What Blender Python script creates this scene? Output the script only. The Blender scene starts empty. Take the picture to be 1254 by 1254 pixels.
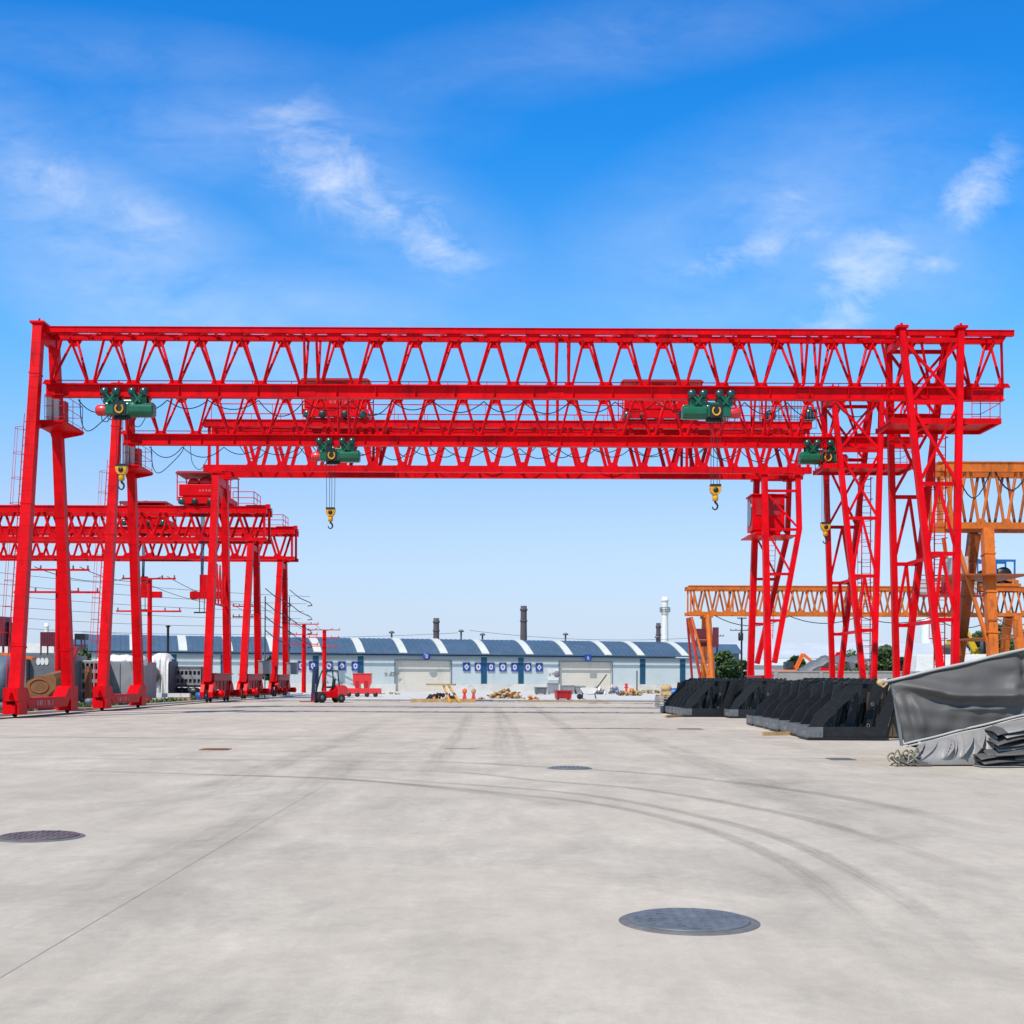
import bpy, bmesh, math, random
from mathutils import Vector, Matrix
from math import sin, cos, pi, radians
random.seed(7)
S = bpy.context.scene
COL = S.collection
# ---------------------------------------------------------------- camera
F, CX, HYC, EYE, ROLL = 1550.0, 615.0, 832.0, 1.5, 0.0041
cam = bpy.data.cameras.new('camera'); camo = bpy.data.objects.new('camera', cam); COL.objects.link(camo)
cam.sensor_width = 36; cam.lens = 36*F/1254
cam.shift_x = (627-CX)/1254; cam.shift_y = (HYC-627)/1254
cam.clip_start = 0.1; cam.clip_end = 6000
camo.location = (0, 0, EYE)
camo.matrix_world = Matrix.Translation((0, 0, EYE)) @ Matrix.Rotation(radians(90), 4, 'X') @ Matrix.Rotation(ROLL, 4, 'Z')
S.camera = camo
# ---------------------------------------------------------------- sky and sun
SUN_EL, SUN_AZ = 56.0, 214.0       # azimuth clockwise from +Y: the sun stands behind the camera, to its left
w = bpy.data.worlds.new('World'); S.world = w; w.use_nodes = True
nt = w.node_tree; nt.nodes.clear(); N = nt.nodes; L = nt.links
def wn(t, **k):
    n = N.new(t)
    for a, b in k.items(): setattr(n, a, b)
    return n
def wm(op, a, b=None, c=None, clamp=False):
    n = N.new('ShaderNodeMath'); n.operation = op; n.use_clamp = clamp
    for i, v in enumerate((a, b, c)):
        if v is None: continue
        if isinstance(v, (int, float)): n.inputs[i].default_value = v
        else: L.new(v, n.inputs[i])
    return n.outputs[0]
out = wn('ShaderNodeOutputWorld'); bg = wn('ShaderNodeBackground'); bg.inputs[1].default_value = 0.12
sky = wn('ShaderNodeTexSky'); sky.sky_type = 'NISHITA'; sky.sun_disc = False
sky.sun_elevation = radians(SUN_EL); sky.sun_rotation = radians(SUN_AZ)
sky.altitude = 0; sky.air_density = 1.3; sky.dust_density = 0.35; sky.ozone_density = 3.0
tc = wn('ShaderNodeTexCoord'); sp = wn('ShaderNodeSeparateXYZ'); L.new(tc.outputs['Generated'], sp.inputs[0])
ysafe = wm('MAXIMUM', sp.outputs[1], 0.12)
U = wm('DIVIDE', sp.outputs[0], ysafe); V = wm('DIVIDE', sp.outputs[2], ysafe)
hs = wn('ShaderNodeHueSaturation'); hs.inputs['Hue'].default_value = 0.5; hs.inputs['Saturation'].default_value = 1.33; hs.inputs['Value'].default_value = 1.0
L.new(sky.outputs[0], hs.inputs['Color'])
rp = wn('ShaderNodeValToRGB'); rp.color_ramp.interpolation = 'EASE'; e = rp.color_ramp.elements
e[0].position = .0; e[0].color = (.46, .47, .54, 1); e[1].position = 1.0; e[1].color = (.44, .50, .52, 1)
for ps, c in ((.124, (.485, .50, .60)), (.292, (.33, .585, .78)), (.44, (.125, .575, .85)), (.62, (.12, .55, .82))):
    q = e.new(ps); q.color = (*c, 1)
L.new(V, rp.inputs[0]); tint = wn('ShaderNodeMixRGB'); tint.blend_type = 'MULTIPLY'; tint.inputs[0].default_value = 1
dbl = wn('ShaderNodeVectorMath'); dbl.operation = 'SCALE'; dbl.inputs[3].default_value = 2.0
cmb = wn('ShaderNodeCombineXYZ'); L.new(U, cmb.inputs[0]); L.new(V, cmb.inputs[1])
def noise(scale, sx, sy, rot, detail=8, rough=.6, dist=.6, off=0):
    mp = wn('ShaderNodeMapping'); mp.inputs['Rotation'].default_value = (0, 0, rot); mp.inputs['Scale'].default_value = (sx, sy, 1); mp.inputs['Location'].default_value = (off, off*.7, off)
    L.new(cmb.outputs[0], mp.inputs[0])
    n = wn('ShaderNodeTexNoise'); n.inputs['Scale'].default_value = scale; n.inputs['Detail'].default_value = detail
    n.inputs['Roughness'].default_value = rough; n.inputs['Distortion'].default_value = dist
    L.new(mp.outputs[0], n.inputs['Vector']); return n.outputs['Fac']
n_a = noise(17, 1, 1.7, radians(30), 10, .66, .5, 3.1)       # ragged puffs
n_b = noise(6, 1, 2.6, radians(26), 9, .6, .6, 7.7)       # veils
def patch(px, py, rx, ry, ang, amp):
    u0 = (px-CX)/F; v0 = (HYC-py)/F; a = radians(ang)
    du = wm('SUBTRACT', U, u0); dv = wm('SUBTRACT', V, v0)
    p = wm('ADD', wm('MULTIPLY', du, cos(a)/(rx/F)), wm('MULTIPLY', dv, sin(a)/(rx/F)))
    q = wm('SUBTRACT', wm('MULTIPLY', dv, cos(a)/(ry/F)), wm('MULTIPLY', du, sin(a)/(ry/F)))
    r2 = wm('ADD', wm('MULTIPLY', p, p), wm('MULTIPLY', q, q))
    g = wm('SUBTRACT', 1.0, wm('SQRT', r2), clamp=True)
    return wm('MULTIPLY', g, amp)
def total(ps):
    t = ps[0]
    for p in ps[1:]: t = wm('MAXIMUM', t, p)
    return t
puff = total([patch(385, 195, 170, 95, -38, .95), patch(470, 262, 130, 50, -30, .8), patch(530, 295, 120, 62, -38, 1.05), patch(1195, 228, 95, 50, 52, 1.25), patch(1142, 320, 60, 30, 0, .95),
              patch(1058, 330, 115, 70, 35, 1.05), patch(905, 308, 170, 40, 18, .85), patch(1030, 382, 100, 46, 25, .95), patch(60, 215, 190, 60, -35, .5), patch(170, 268, 150, 60, -30, .5), patch(960, 250, 90, 50, 40, .55)])
veil = total([patch(120, 300, 520, 150, -34, 1.35), patch(270, 165, 380, 90, 2, .8), patch(440, 240, 330, 120, -34, .75), patch(960, 270, 380, 170, 20, .8), patch(1100, 300, 260, 150, 40, .75), patch(380, 370, 420, 80, -12, .7), patch(700, 60, 560, 70, 12, .5), patch(150, 70, 420, 60, -6, .45)])
pf = wm('MULTIPLY', wm('SUBTRACT', wm('ADD', n_a, wm('MULTIPLY', puff, .34)), .61), 2.3, clamp=True)
pf = wm('MULTIPLY', pf, wm('MULTIPLY', puff, 1.6, clamp=True))
n_c = noise(34, 1, 2.4, radians(34), 10, .7, .3, 1.3)
pf = wm('MULTIPLY', pf, wm('MULTIPLY', wm('ADD', n_c, .28), 1.25))
vf = wm('MULTIPLY', wm('MULTIPLY', wm('SUBTRACT', wm('ADD', wm('MULTIPLY', n_b, .75), wm('MULTIPLY', n_c, .25)), .27), 1.6, clamp=True), veil)
cl = wm('ADD', wm('MULTIPLY', pf, .50), wm('MULTIPLY', vf, .50), clamp=True)
cl = wm('MULTIPLY', cl, wm('GREATER_THAN', sp.outputs[2], 0.0))
mx = wn('ShaderNodeMixRGB'); mx.inputs[2].default_value = (8.2, 8.6, 9.2, 1)
# summer haze towards the horizon: part of the sky dome itself
hz = wm('POWER', wm('SUBTRACT', 1.0, wm('MULTIPLY', V, 1.9, clamp=True), clamp=True), 2.2)
hzm = wn('ShaderNodeMixRGB'); hzm.inputs[2].default_value = (5.0, 6.4, 8.0, 1)
L.new(wm('MULTIPLY', hz, .8), hzm.inputs[0]); L.new(hs.outputs[0], hzm.inputs[1]); L.new(hzm.outputs[0], tint.inputs[1]); L.new(rp.outputs[0], tint.inputs[2]); L.new(tint.outputs[0], dbl.inputs[0])
L.new(cl, mx.inputs[0]); L.new(dbl.outputs[0], mx.inputs[1]); L.new(mx.outputs[0], bg.inputs[0]); L.new(bg.outputs[0], out.inputs[0])
sl = bpy.data.lights.new('sun', 'SUN'); sl.energy = 4.7; sl.angle = radians(0.53); sl.color = (1.0, 0.94, 0.855)
so = bpy.data.objects.new('sun', sl); COL.objects.link(so)
sd = Vector((sin(radians(SUN_AZ))*cos(radians(SUN_EL)), cos(radians(SUN_AZ))*cos(radians(SUN_EL)), sin(radians(SUN_EL))))
so.rotation_euler = sd.to_track_quat('Z', 'Y').to_euler(); so.location = (-30, -40, 60)
S.view_settings.view_transform = 'Standard'; S.view_settings.look = 'None'; S.view_settings.exposure = 0.0; S.view_settings.gamma = 1
S.render.engine = 'CYCLES'
# ---------------------------------------------------------------- pixel -> world (planning only: every thing gets its own real distance)
def HY(px): return HYC + (px-CX)*ROLL
def P(px, py, d): return Vector(((px-CX)*d/F, d, EYE+(HY(px)-py)*d/F))
def G(px, py):
    d = F*EYE/(py-HY(px)); return Vector(((px-CX)*d/F, d, 0))
# ---------------------------------------------------------------- materials
def mat(name, col, rough=.5, metal=0, var=.12, scale=1.2, grime=None, grime_amt=.0, bump=.0, bscale=20, stretch=(1, 1, 1), spec=.5, streaks=0, coat=0):
    m = bpy.data.materials.new(name); m.use_nodes = True; t = m.node_tree; n = t.nodes; l = t.links
    b = n['Principled BSDF']; b.inputs['Metallic'].default_value = metal; b.inputs['Specular IOR Level'].default_value = spec
    b.inputs['Coat Weight'].default_value = coat; b.inputs['Coat Roughness'].default_value = .15
    c = n.new('ShaderNodeTexCoord'); mp = n.new('ShaderNodeMapping'); mp.inputs['Scale'].default_value = stretch
    oi = n.new('ShaderNodeObjectInfo'); ad = n.new('ShaderNodeVectorMath'); ad.operation = 'ADD'
    sc = n.new('ShaderNodeVectorMath'); sc.operation = 'SCALE'; sc.inputs[3].default_value = 37
    cb = n.new('ShaderNodeCombineXYZ'); l.new(oi.outputs['Random'], cb.inputs[0]); l.new(oi.outputs['Random'], cb.inputs[1]); l.new(cb.outputs[0], sc.inputs[0])
    l.new(c.outputs['Object'], ad.inputs[0]); l.new(sc.outputs[0], ad.inputs[1]); l.new(ad.outputs[0], mp.inputs[0])
    no = n.new('ShaderNodeTexNoise'); no.inputs['Scale'].default_value = scale; no.inputs['Detail'].default_value = 8; no.inputs['Roughness'].default_value = .65
    l.new(mp.outputs[0], no.inputs['Vector'])
    mr = n.new('ShaderNodeMapRange'); mr.inputs[1].default_value = .3; mr.inputs[2].default_value = .7; mr.inputs[3].default_value = 1-var; mr.inputs[4].default_value = 1+var
    l.new(no.outputs['Fac'], mr.inputs[0])
    mu = n.new('ShaderNodeVectorMath'); mu.operation = 'SCALE'; mu.inputs[0].default_value = col; l.new(mr.outputs[0], mu.inputs[3])
    last = mu.outputs[0]
    if grime:
        n2 = n.new('ShaderNodeTexNoise'); n2.inputs['Scale'].default_value = scale*3.3; n2.inputs['Detail'].default_value = 10; n2.inputs['Roughness'].default_value = .7
        m2 = n.new('ShaderNodeMapping'); m2.inputs['Scale'].default_value = (1, 1, .25) if streaks else (1, 1, 1); l.new(ad.outputs[0], m2.inputs[0]); l.new(m2.outputs[0], n2.inputs['Vector'])
        r2 = n.new('ShaderNodeMapRange'); r2.inputs[1].default_value = .52; r2.inputs[2].default_value = .72; r2.inputs[3].default_value = 0; r2.inputs[4].default_value = grime_amt
        l.new(n2.outputs['Fac'], r2.inputs[0]); mx = n.new('ShaderNodeMixRGB'); mx.inputs[2].default_value = (*grime, 1)
        l.new(r2.outputs[0], mx.inputs[0]); l.new(last, mx.inputs[1]); last = mx.outputs[0]
    l.new(last, b.inputs['Base Color'])
    rr = n.new('ShaderNodeMapRange'); rr.inputs[3].default_value = max(.05, rough-.1); rr.inputs[4].default_value = min(1, rough+.1); l.new(no.outputs['Fac'], rr.inputs[0]); l.new(rr.outputs[0], b.inputs['Roughness'])
    if bump:
        n3 = n.new('ShaderNodeTexNoise'); n3.inputs['Scale'].default_value = bscale; n3.inputs['Detail'].default_value = 6; l.new(mp.outputs[0], n3.inputs['Vector'])
        bp = n.new('ShaderNodeBump'); bp.inputs['Strength'].default_value = bump; bp.inputs['Distance'].default_value = .05; l.new(n3.outputs['Fac'], bp.inputs['Height']); l.new(bp.outputs[0], b.inputs['Normal'])
    return m
M = {}
M['red'] = mat('red_paint', (.70, .0012, .006), .42, var=.2, scale=.8, grime=(.20, .004, .006), grime_amt=.8, streaks=1, spec=.11)
M['red_old'] = mat('weathered_red_paint', (.42, .010, .018), .5, var=.2, scale=1.2, grime=(.10, .03, .02), grime_amt=.6, streaks=1)
M['red_motor'] = mat('motor_red', (.72, .03, .035), .35, var=.08, coat=.3)
M['maroon'] = mat('maroon_sheet', (.12, .012, .03), .5, var=.2)
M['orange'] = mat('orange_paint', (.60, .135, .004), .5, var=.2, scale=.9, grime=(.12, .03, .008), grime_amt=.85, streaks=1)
M['rust_shade_orange'] = mat('rusty_shaded_orange', (.34, .075, .008), .6, var=.25, scale=1.5, grime=(.09, .03, .012), grime_amt=.8)  # rusty parts, and the orange cranes' far side with shade put into the colour
M['green'] = mat('hoist_green', (.004, .115, .055), .35, var=.1, coat=.3, grime=(.01, .03, .02), grime_amt=.4)
M['teal'] = mat('wheel_teal', (.006, .055, .055), .3, var=.15, coat=.3)
M['yellow'] = mat('hook_yellow', (.75, .36, .01), .42, var=.12, scale=5, grime=(.05, .035, .01), grime_amt=.7)
M['black'] = mat('dark_steel', (.012, .013, .015), .45, var=.2)
M['frame_black'] = mat('black_primer', (.0085, .0095, .0125), .5, var=.3, scale=2.2, grime=(.05, .05, .055), grime_amt=.35, bump=.1)
M['cable'] = mat('cable_rubber', (.012, .02, .026), .6)
M['blue_cable'] = mat('blue_cable', (.01, .07, .14), .6)
M['white'] = mat('white_paint', (.74, .74, .72), .5, var=.08, grime=(.3, .28, .25), grime_amt=.4)
M['mark'] = mat('lettering_white', (.62, .58, .58), .6, var=.1)
M['mark_grey'] = mat('lettering_grey', (.22, .22, .22), .7, var=.3, scale=8)
M['grey'] = mat('grey_primer', (.27, .28, .30), .55, var=.18, scale=1.1, grime=(.16, .14, .13), grime_amt=.5, streaks=1)
M['dgrey'] = mat('dark_grey_primer', (.13, .14, .155), .55, var=.2, grime=(.07, .07, .07), grime_amt=.4)
M['bluegrey'] = mat('blue_grey_steel', (.12, .17, .22), .5, var=.2)
M['rust'] = mat('rusty_steel', (.19, .085, .035), .75, var=.35, scale=1.6, grime=(.40, .15, .03), grime_amt=.7, bump=.3)
M['wood'] = mat('timber', (.42, .28, .13), .8, var=.3, scale=3)
M['blue'] = mat('blue_paint', (.01, .12, .38), .45, var=.15)
M['navy'] = mat('navy_paint', (.006, .02, .06), .4, var=.15)
M['tyre'] = mat('tyre_rubber', (.016, .016, .017), .85, var=.2)
M['glass'] = mat('cab_glass', (.02, .03, .04), .08, var=.05, spec=.8)
M['cabinet'] = mat('cabinet_pale', (.55, .50, .50), .45, var=.1)
M['cone'] = mat('cone_orange', (.80, .14, .01), .5, var=.1)
M['foliage_d'] = mat('foliage_dark', (.035, .075, .022), .75, var=.5, scale=1.5)
M['foliage_l'] = mat('foliage_light', (.085, .15, .028), .75, var=.4, scale=1.5)
M['bark'] = mat('bark', (.10, .075, .05), .9, var=.3, scale=5)
M['brick'] = mat('chimney_brick', (.085, .07, .085), .85, var=.2, scale=.8)
M['straw'] = mat('dry_straw', (.48, .33, .15), .85, var=.4, scale=3)
M['palewall'] = mat('pale_roof_sheet', (.52, .55, .58), .5, var=.1, scale=.1)
# ---------------------------------------------------------------- mesh builder
class MB:
    def __init__(s): s.v = []; s.f = []; s.sm = []
    def add(s, vs, fs, smooth=False):
        o = len(s.v); s.v += [Vector(v) for v in vs]; s.f += [[i+o for i in f] for f in fs]; s.sm += [smooth]*len(fs); return s
    def box(s, x0, x1, y0, y1, z0, z1):
        return s.add([(x0,y0,z0),(x1,y0,z0),(x1,y1,z0),(x0,y1,z0),(x0,y0,z1),(x1,y0,z1),(x1,y1,z1),(x0,y1,z1)],
                     [(0,3,2,1),(4,5,6,7),(0,1,5,4),(1,2,6,5),(2,3,7,6),(3,0,4,7)])
    def cbox(s, c, sz, rot=0, tilt=0):
        R = Matrix.Rotation(rot, 3, 'Z') @ Matrix.Rotation(tilt, 3, 'Y')
        hx, hy, hz = sz[0]/2, sz[1]/2, sz[2]/2; c = Vector(c)
        vs = [c + R @ Vector(p) for p in [(-hx,-hy,-hz),(hx,-hy,-hz),(hx,hy,-hz),(-hx,hy,-hz),(-hx,-hy,hz),(hx,-hy,hz),(hx,hy,hz),(-hx,hy,hz)]]
        return s.add(vs, [(0,3,2,1),(4,5,6,7),(0,1,5,4),(1,2,6,5),(2,3,7,6),(3,0,4,7)])
    def beam(s, p, q, w0, h0=None, w1=None, h1=None, side=(1, 0, 0)):
        # square bar from p to q; w along 'side', h across it, may taper to w1 x h1
        p, q = Vector(p), Vector(q); h0 = h0 or w0; w1 = w1 or w0; h1 = h1 or h0
        d = (q-p).normalized(); a = Vector(side); a = a - d*a.dot(d)
        if a.length < 1e-3: a = Vector((0, 1, 0)); a = a - d*a.dot(d)
        a.normalize(); b = d.cross(a)
        vs = []
        for c, w_, h_ in ((p, w0, h0), (q, w1, h1)):
            for i, j in ((-1,-1),(1,-1),(1,1),(-1,1)): vs.append(c + a*(i*w_/2) + b*(j*h_/2))
        return s.add(vs, [(0,3,2,1),(4,5,6,7),(0,1,5,4),(1,2,6,5),(2,3,7,6),(3,0,4,7)])
    def tube(s, p, q, r, r1=None, n=8, caps=True):
        p, q = Vector(p), Vector(q); r1 = r if r1 is None else r1
        d = (q-p).normalized(); a = d.orthogonal().normalized(); b = d.cross(a)
        vs = [p + (a*cos(2*pi*i/n)+b*sin(2*pi*i/n))*r for i in range(n)] + [q + (a*cos(2*pi*i/n)+b*sin(2*pi*i/n))*r1 for i in range(n)]
        s.add(vs, [(i, (i+1) % n, n+(i+1) % n, n+i) for i in range(n)], True)
        if caps: s.add(vs, [tuple(range(n))[::-1], tuple(range(n, 2*n))])
        return s
    def path(s, pts, r, n=5):
        for a, b in zip(pts, pts[1:]):
            if (Vector(a)-Vector(b)).length > 1e-4: s.tube(a, b, r, n=n, caps=False)
        return s
    def prism(s, pts, axis, a0, a1):
        # polygon extruded along axis; pts are pairs in the two remaining axes (x: yz, y: xz, z: xy)
        def mk(p, t): return {'x': (t, p[0], p[1]), 'y': (p[0], t, p[1]), 'z': (p[0], p[1], t)}[axis]
        n = len(pts); vs = [mk(p, a0) for p in pts]+[mk(p, a1) for p in pts]
        return s.add(vs, [tuple(range(n))[::-1], tuple(range(n, 2*n))]+[(i, (i+1) % n, n+(i+1) % n, n+i) for i in range(n)])
    def lathe(s, c, prof, n=16, axis='z'):
        c = Vector(c); vs = []
        for r, h in prof:
            for i in range(n):
                a = 2*pi*i/n
                v = {'z': Vector((r*cos(a), r*sin(a), h)), 'x': Vector((h, r*cos(a), r*sin(a))), 'y': Vector((r*cos(a), h, r*sin(a)))}[axis]
                vs.append(c+v)
        fs = []
        for k in range(len(prof)-1):
            for i in range(n): fs.append((k*n+i, k*n+(i+1) % n, (k+1)*n+(i+1) % n, (k+1)*n+i))
        s.add(vs, fs, True)
        s.add(vs, [tuple(range(n))[::-1], tuple(range((len(prof)-1)*n, len(prof)*n))]); return s
    def blob(s, c, r, n=10, m=6, jit=0):
        c = Vector(c); r = Vector(r) if hasattr(r, '__len__') else Vector((r, r, r)); vs = []; 
        for j in range(m+1):
            for i in range(n):
                th = pi*j/m; ph = 2*pi*i/n; k = 1+random.uniform(-jit, jit)
                vs.append(c+Vector((r.x*sin(th)*cos(ph), r.y*sin(th)*sin(ph), r.z*cos(th)))*k if not jit else c+Vector((r.x*sin(th)*cos(ph)*k, r.y*sin(th)*sin(ph)*k, r.z*cos(th)*k)))
        return s.add(vs, [(j*n+i, (j+1)*n+i, (j+1)*n+(i+1) % n, j*n+(i+1) % n) for j in range(m) for i in range(n)], True)
    def build(s, name, m, parent=None, local=False, bevel=0, loc=None):
        me = bpy.data.meshes.new(name); off = Vector((0, 0, 0))
        if parent is not None and not local:
            r = parent
            while r.parent: r = r.parent
            off = Vector(r.location)
        if parent is None and loc is not None: off = Vector(loc)
        me.from_pydata([v-off for v in s.v], [], s.f)
        me.polygons.foreach_set('use_smooth', s.sm)
        b = bmesh.new(); b.from_mesh(me)
        bmesh.ops.recalc_face_normals(b, faces=b.faces); b.to_mesh(me); b.free()
        me.materials.append(M[m] if isinstance(m, str) else m)
        o = bpy.data.objects.new(name, me); COL.objects.link(o)
        if parent is not None: o.parent = parent
        elif loc is not None: o.location = loc
        if bevel:
            bv = o.modifiers.new('bevel', 'BEVEL'); bv.width = bevel; bv.segments = 2; bv.limit_method = 'ANGLE'; bv.angle_limit = radians(40)
        return o
def tag(o, label=None, cat=None, group=None, kind=None):
    if label: o['label'] = label
    if cat: o['category'] = cat
    if group: o['group'] = group
    if kind: o['kind'] = kind
    return o
def thing(name, label, cat, loc=(0, 0, 0), rz=0, group=None):
    o = bpy.data.objects.new(name, None); COL.objects.link(o); o.location = loc; o.rotation_euler = (0, 0, rz); o.empty_display_size = .2
    return tag(o, label, cat, group)
def copy_tree(o, parent=None):
    c = o.copy(); COL.objects.link(c)
    if parent is not None: c.parent = parent
    for ch in list(o.children): copy_tree(ch, c)
    return c
def glyphs(mb, o, u, v, n, size, rnd, gap=.35, th=.13):
    # n worn stencil characters: strokes lying on the plane spanned by u and v
    o, u, v = Vector(o), Vector(u), Vector(v); nn = u.cross(v).normalized()*.004
    for k in range(n):
        a = o+u*(k*size*(1+gap))
        segs = [((0,0),(0,1)), ((0,1),(1,1)), ((1,0),(1,1)), ((0,.5),(1,.5)), ((0,0),(1,0)), ((.5,0),(.5,1)), ((0,0),(1,1)), ((0,1),(1,0)), ((0,.75),(1,.75))]
        for (p, q) in rnd.sample(segs, 4):
            P0 = a+u*(p[0]*size*.8)+v*(p[1]*size); Q0 = a+u*(q[0]*size*.8)+v*(q[1]*size)
            mb.beam(P0, Q0, size*th, .006, side=(Q0-P0).cross(nn))
# ================================================================ ground
def ground_mat():
    m = bpy.data.materials.new('concrete_yard'); m.use_nodes = True; t = m.node_tree; n = t.nodes; l = t.links; b = n['Principled BSDF']
    g = n.new('ShaderNodeNewGeometry')
    def tex(scale, st, detail=8, rough=.6, dist=0, rot=0):
        mp = n.new('ShaderNodeMapping'); mp.inputs['Scale'].default_value = st; mp.inputs['Rotation'].default_value = (0, 0, rot); l.new(g.outputs['Position'], mp.inputs[0])
        x = n.new('ShaderNodeTexNoise'); x.inputs['Scale'].default_value = scale; x.inputs['Detail'].default_value = detail; x.inputs['Roughness'].default_value = rough; x.inputs['Distortion'].default_value = dist
        l.new(mp.outputs[0], x.inputs['Vector']); return x.outputs['Fac']
    def rng(f, a, b_, c, d):
        r = n.new('ShaderNodeMapRange'); l.new(f, r.inputs[0])
        for i, v in enumerate((a, b_, c, d)): r.inputs[i+1].default_value = v
        return r.outputs[0]
    def mul(a, b_):
        x = n.new('ShaderNodeMath'); x.operation = 'MULTIPLY'; l.new(a, x.inputs[0]); l.new(b_, x.inputs[1]); return x.outputs[0]
    def mixc(f, a, col):
        x = n.new('ShaderNodeMixRGB'); l.new(f, x.inputs[0]); l.new(a, x.inputs[1]); x.inputs[2].default_value = (*col, 1); return x.outputs[0]
    broad = tex(.11, (1, 1, 1), 5, .6, .5); streak = tex(.6, (1.0, .55, 1), 9, .7, 1.2, radians(-14)); fine = tex(9, (1, 1, 1), 8, .7); drive = tex(.5, (1.6, .10, 1), 6, .6, .4, radians(-2))
    brush = tex(2.2, (1.5, .45, 1), 8, .7, .8, radians(-10)); speck = tex(60, (1, 1, 1), 3, .6)
    v = mul(mul(rng(broad, .3, .7, .86, 1.10), rng(streak, .3, .72, 1.12, .78)), mul(rng(fine, .3, .7, .89, 1.08), rng(drive, .35, .7, 1.04, .93)))
    sweep = tex(.3, (1.3, .7, 1), 8, .7, 1.6, radians(-32)); patchy = tex(.8, (1, 1, 1), 7, .7, .8)
    v = mul(mul(v, rng(sweep, .35, .7, 1.07, .84)), rng(patchy, .35, .7, .90, 1.06))
    v = mul(mul(v, rng(brush, .3, .75, 1.09, .84)), rng(speck, .3, .74, 1.05, .88))
    base = n.new('ShaderNodeVectorMath'); base.operation = 'SCALE'; base.inputs[0].default_value = (.545, .485, .395); l.new(v, base.inputs[3])
    warm = tex(.2, (1, 1, 1), 4); c = mixc(rng(warm, .38, .7, .1, .6), base.outputs[0], (.53, .45, .36))
    st = tex(.8, (.8, .9, 1), 9, .75, 1.6); c = mixc(rng(st, .62, .78, 0, .4), c, (.22, .21, .20))
    l.new(c, b.inputs['Base Color']); b.inputs['Roughness'].default_value = .8; b.inputs['Specular IOR Level'].default_value = .25
    bp = n.new('ShaderNodeBump'); bp.inputs['Strength'].default_value = .25; bp.inputs['Distance'].default_value = .01; l.new(fine, bp.inputs['Height']); l.new(bp.outputs[0], b.inputs['Normal'])
    return m
M['ground'] = ground_mat()
mb = MB(); mb.add([(-2500, -60, 0), (2500, -60, 0), (2500, 4500, 0), (-2500, 4500, 0)], [(0, 1, 2, 3)])
tag(mb.build('ground', 'ground'), kind='structure')
M['joint'] = mat('joint_tar', (.40, .365, .32), .9, var=.4, scale=2)
def alpha_mat(name, col, amount, lo, hi, st, sc=1.5):
    m = bpy.data.materials.new(name); m.use_nodes = True; t = m.node_tree; n = t.nodes; l = t.links; b = n['Principled BSDF']
    b.inputs['Base Color'].default_value = (*col, 1); b.inputs['Roughness'].default_value = .8; b.inputs['Specular IOR Level'].default_value = .2
    c = n.new('ShaderNodeUVMap'); c.uv_map = 'UVMap'; mp = n.new('ShaderNodeMapping'); mp.inputs['Scale'].default_value = st; l.new(c.outputs[0], mp.inputs[0])
    x = n.new('ShaderNodeTexNoise'); x.inputs['Scale'].default_value = sc; x.inputs['Detail'].default_value = 7; x.inputs['Roughness'].default_value = .7; l.new(mp.outputs[0], x.inputs['Vector'])
    r = n.new('ShaderNodeMapRange'); r.inputs[1].default_value = lo; r.inputs[2].default_value = hi; r.inputs[3].default_value = 0; r.inputs[4].default_value = amount; l.new(x.outputs['Fac'], r.inputs[0])
    # soft across the width (uv.y runs 0..1 across)
    s_ = n.new('ShaderNodeSeparateXYZ'); l.new(c.outputs[0], s_.inputs[0])
    a = n.new('ShaderNodeMath'); a.operation = 'PINGPONG'; l.new(s_.outputs[1], a.inputs[0]); a.inputs[1].default_value = .5
    r2 = n.new('ShaderNodeMapRange'); r2.inputs[1].default_value = 0; r2.inputs[2].default_value = .28; r2.inputs[3].default_value = 0; r2.inputs[4].default_value = 1; l.new(a.outputs[0], r2.inputs[0])
    q = n.new('ShaderNodeMath'); q.operation = 'MULTIPLY'; l.new(r.outputs[0], q.inputs[0]); l.new(r2.outputs[0], q.inputs[1])
    uf = n.new('ShaderNodeUVMap'); uf.uv_map = 'fade'; sf = n.new('ShaderNodeSeparateXYZ'); l.new(uf.outputs[0], sf.inputs[0]); pf_ = n.new('ShaderNodeMath'); pf_.operation = 'PINGPONG'; pf_.inputs[1].default_value = .5; l.new(sf.outputs[0], pf_.inputs[0])
    r3 = n.new('ShaderNodeMapRange'); r3.inputs[1].default_value = 0; r3.inputs[2].default_value = .25; r3.inputs[3].default_value = 0; r3.inputs[4].default_value = 1; l.new(pf_.outputs[0], r3.inputs[0])
    q2 = n.new('ShaderNodeMath'); q2.operation = 'MULTIPLY'; l.new(q.outputs[0], q2.inputs[0]); l.new(r3.outputs[0], q2.inputs[1]); l.new(q2.outputs[0], b.inputs['Alpha'])
    return m
M['skid'] = alpha_mat('tyre_rubber_film', (.12, .115, .105), .30, .30, .66, (.6, 7, 1))
M['smudge'] = alpha_mat('traffic_film', (.20, .19, .17), .20, .30, .70, (.25, 2.4, 1))
M['damp'] = alpha_mat('damp_patch', (.10, .13, .16), .75, .35, .55, (1.2, 2, 1), 2)
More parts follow.
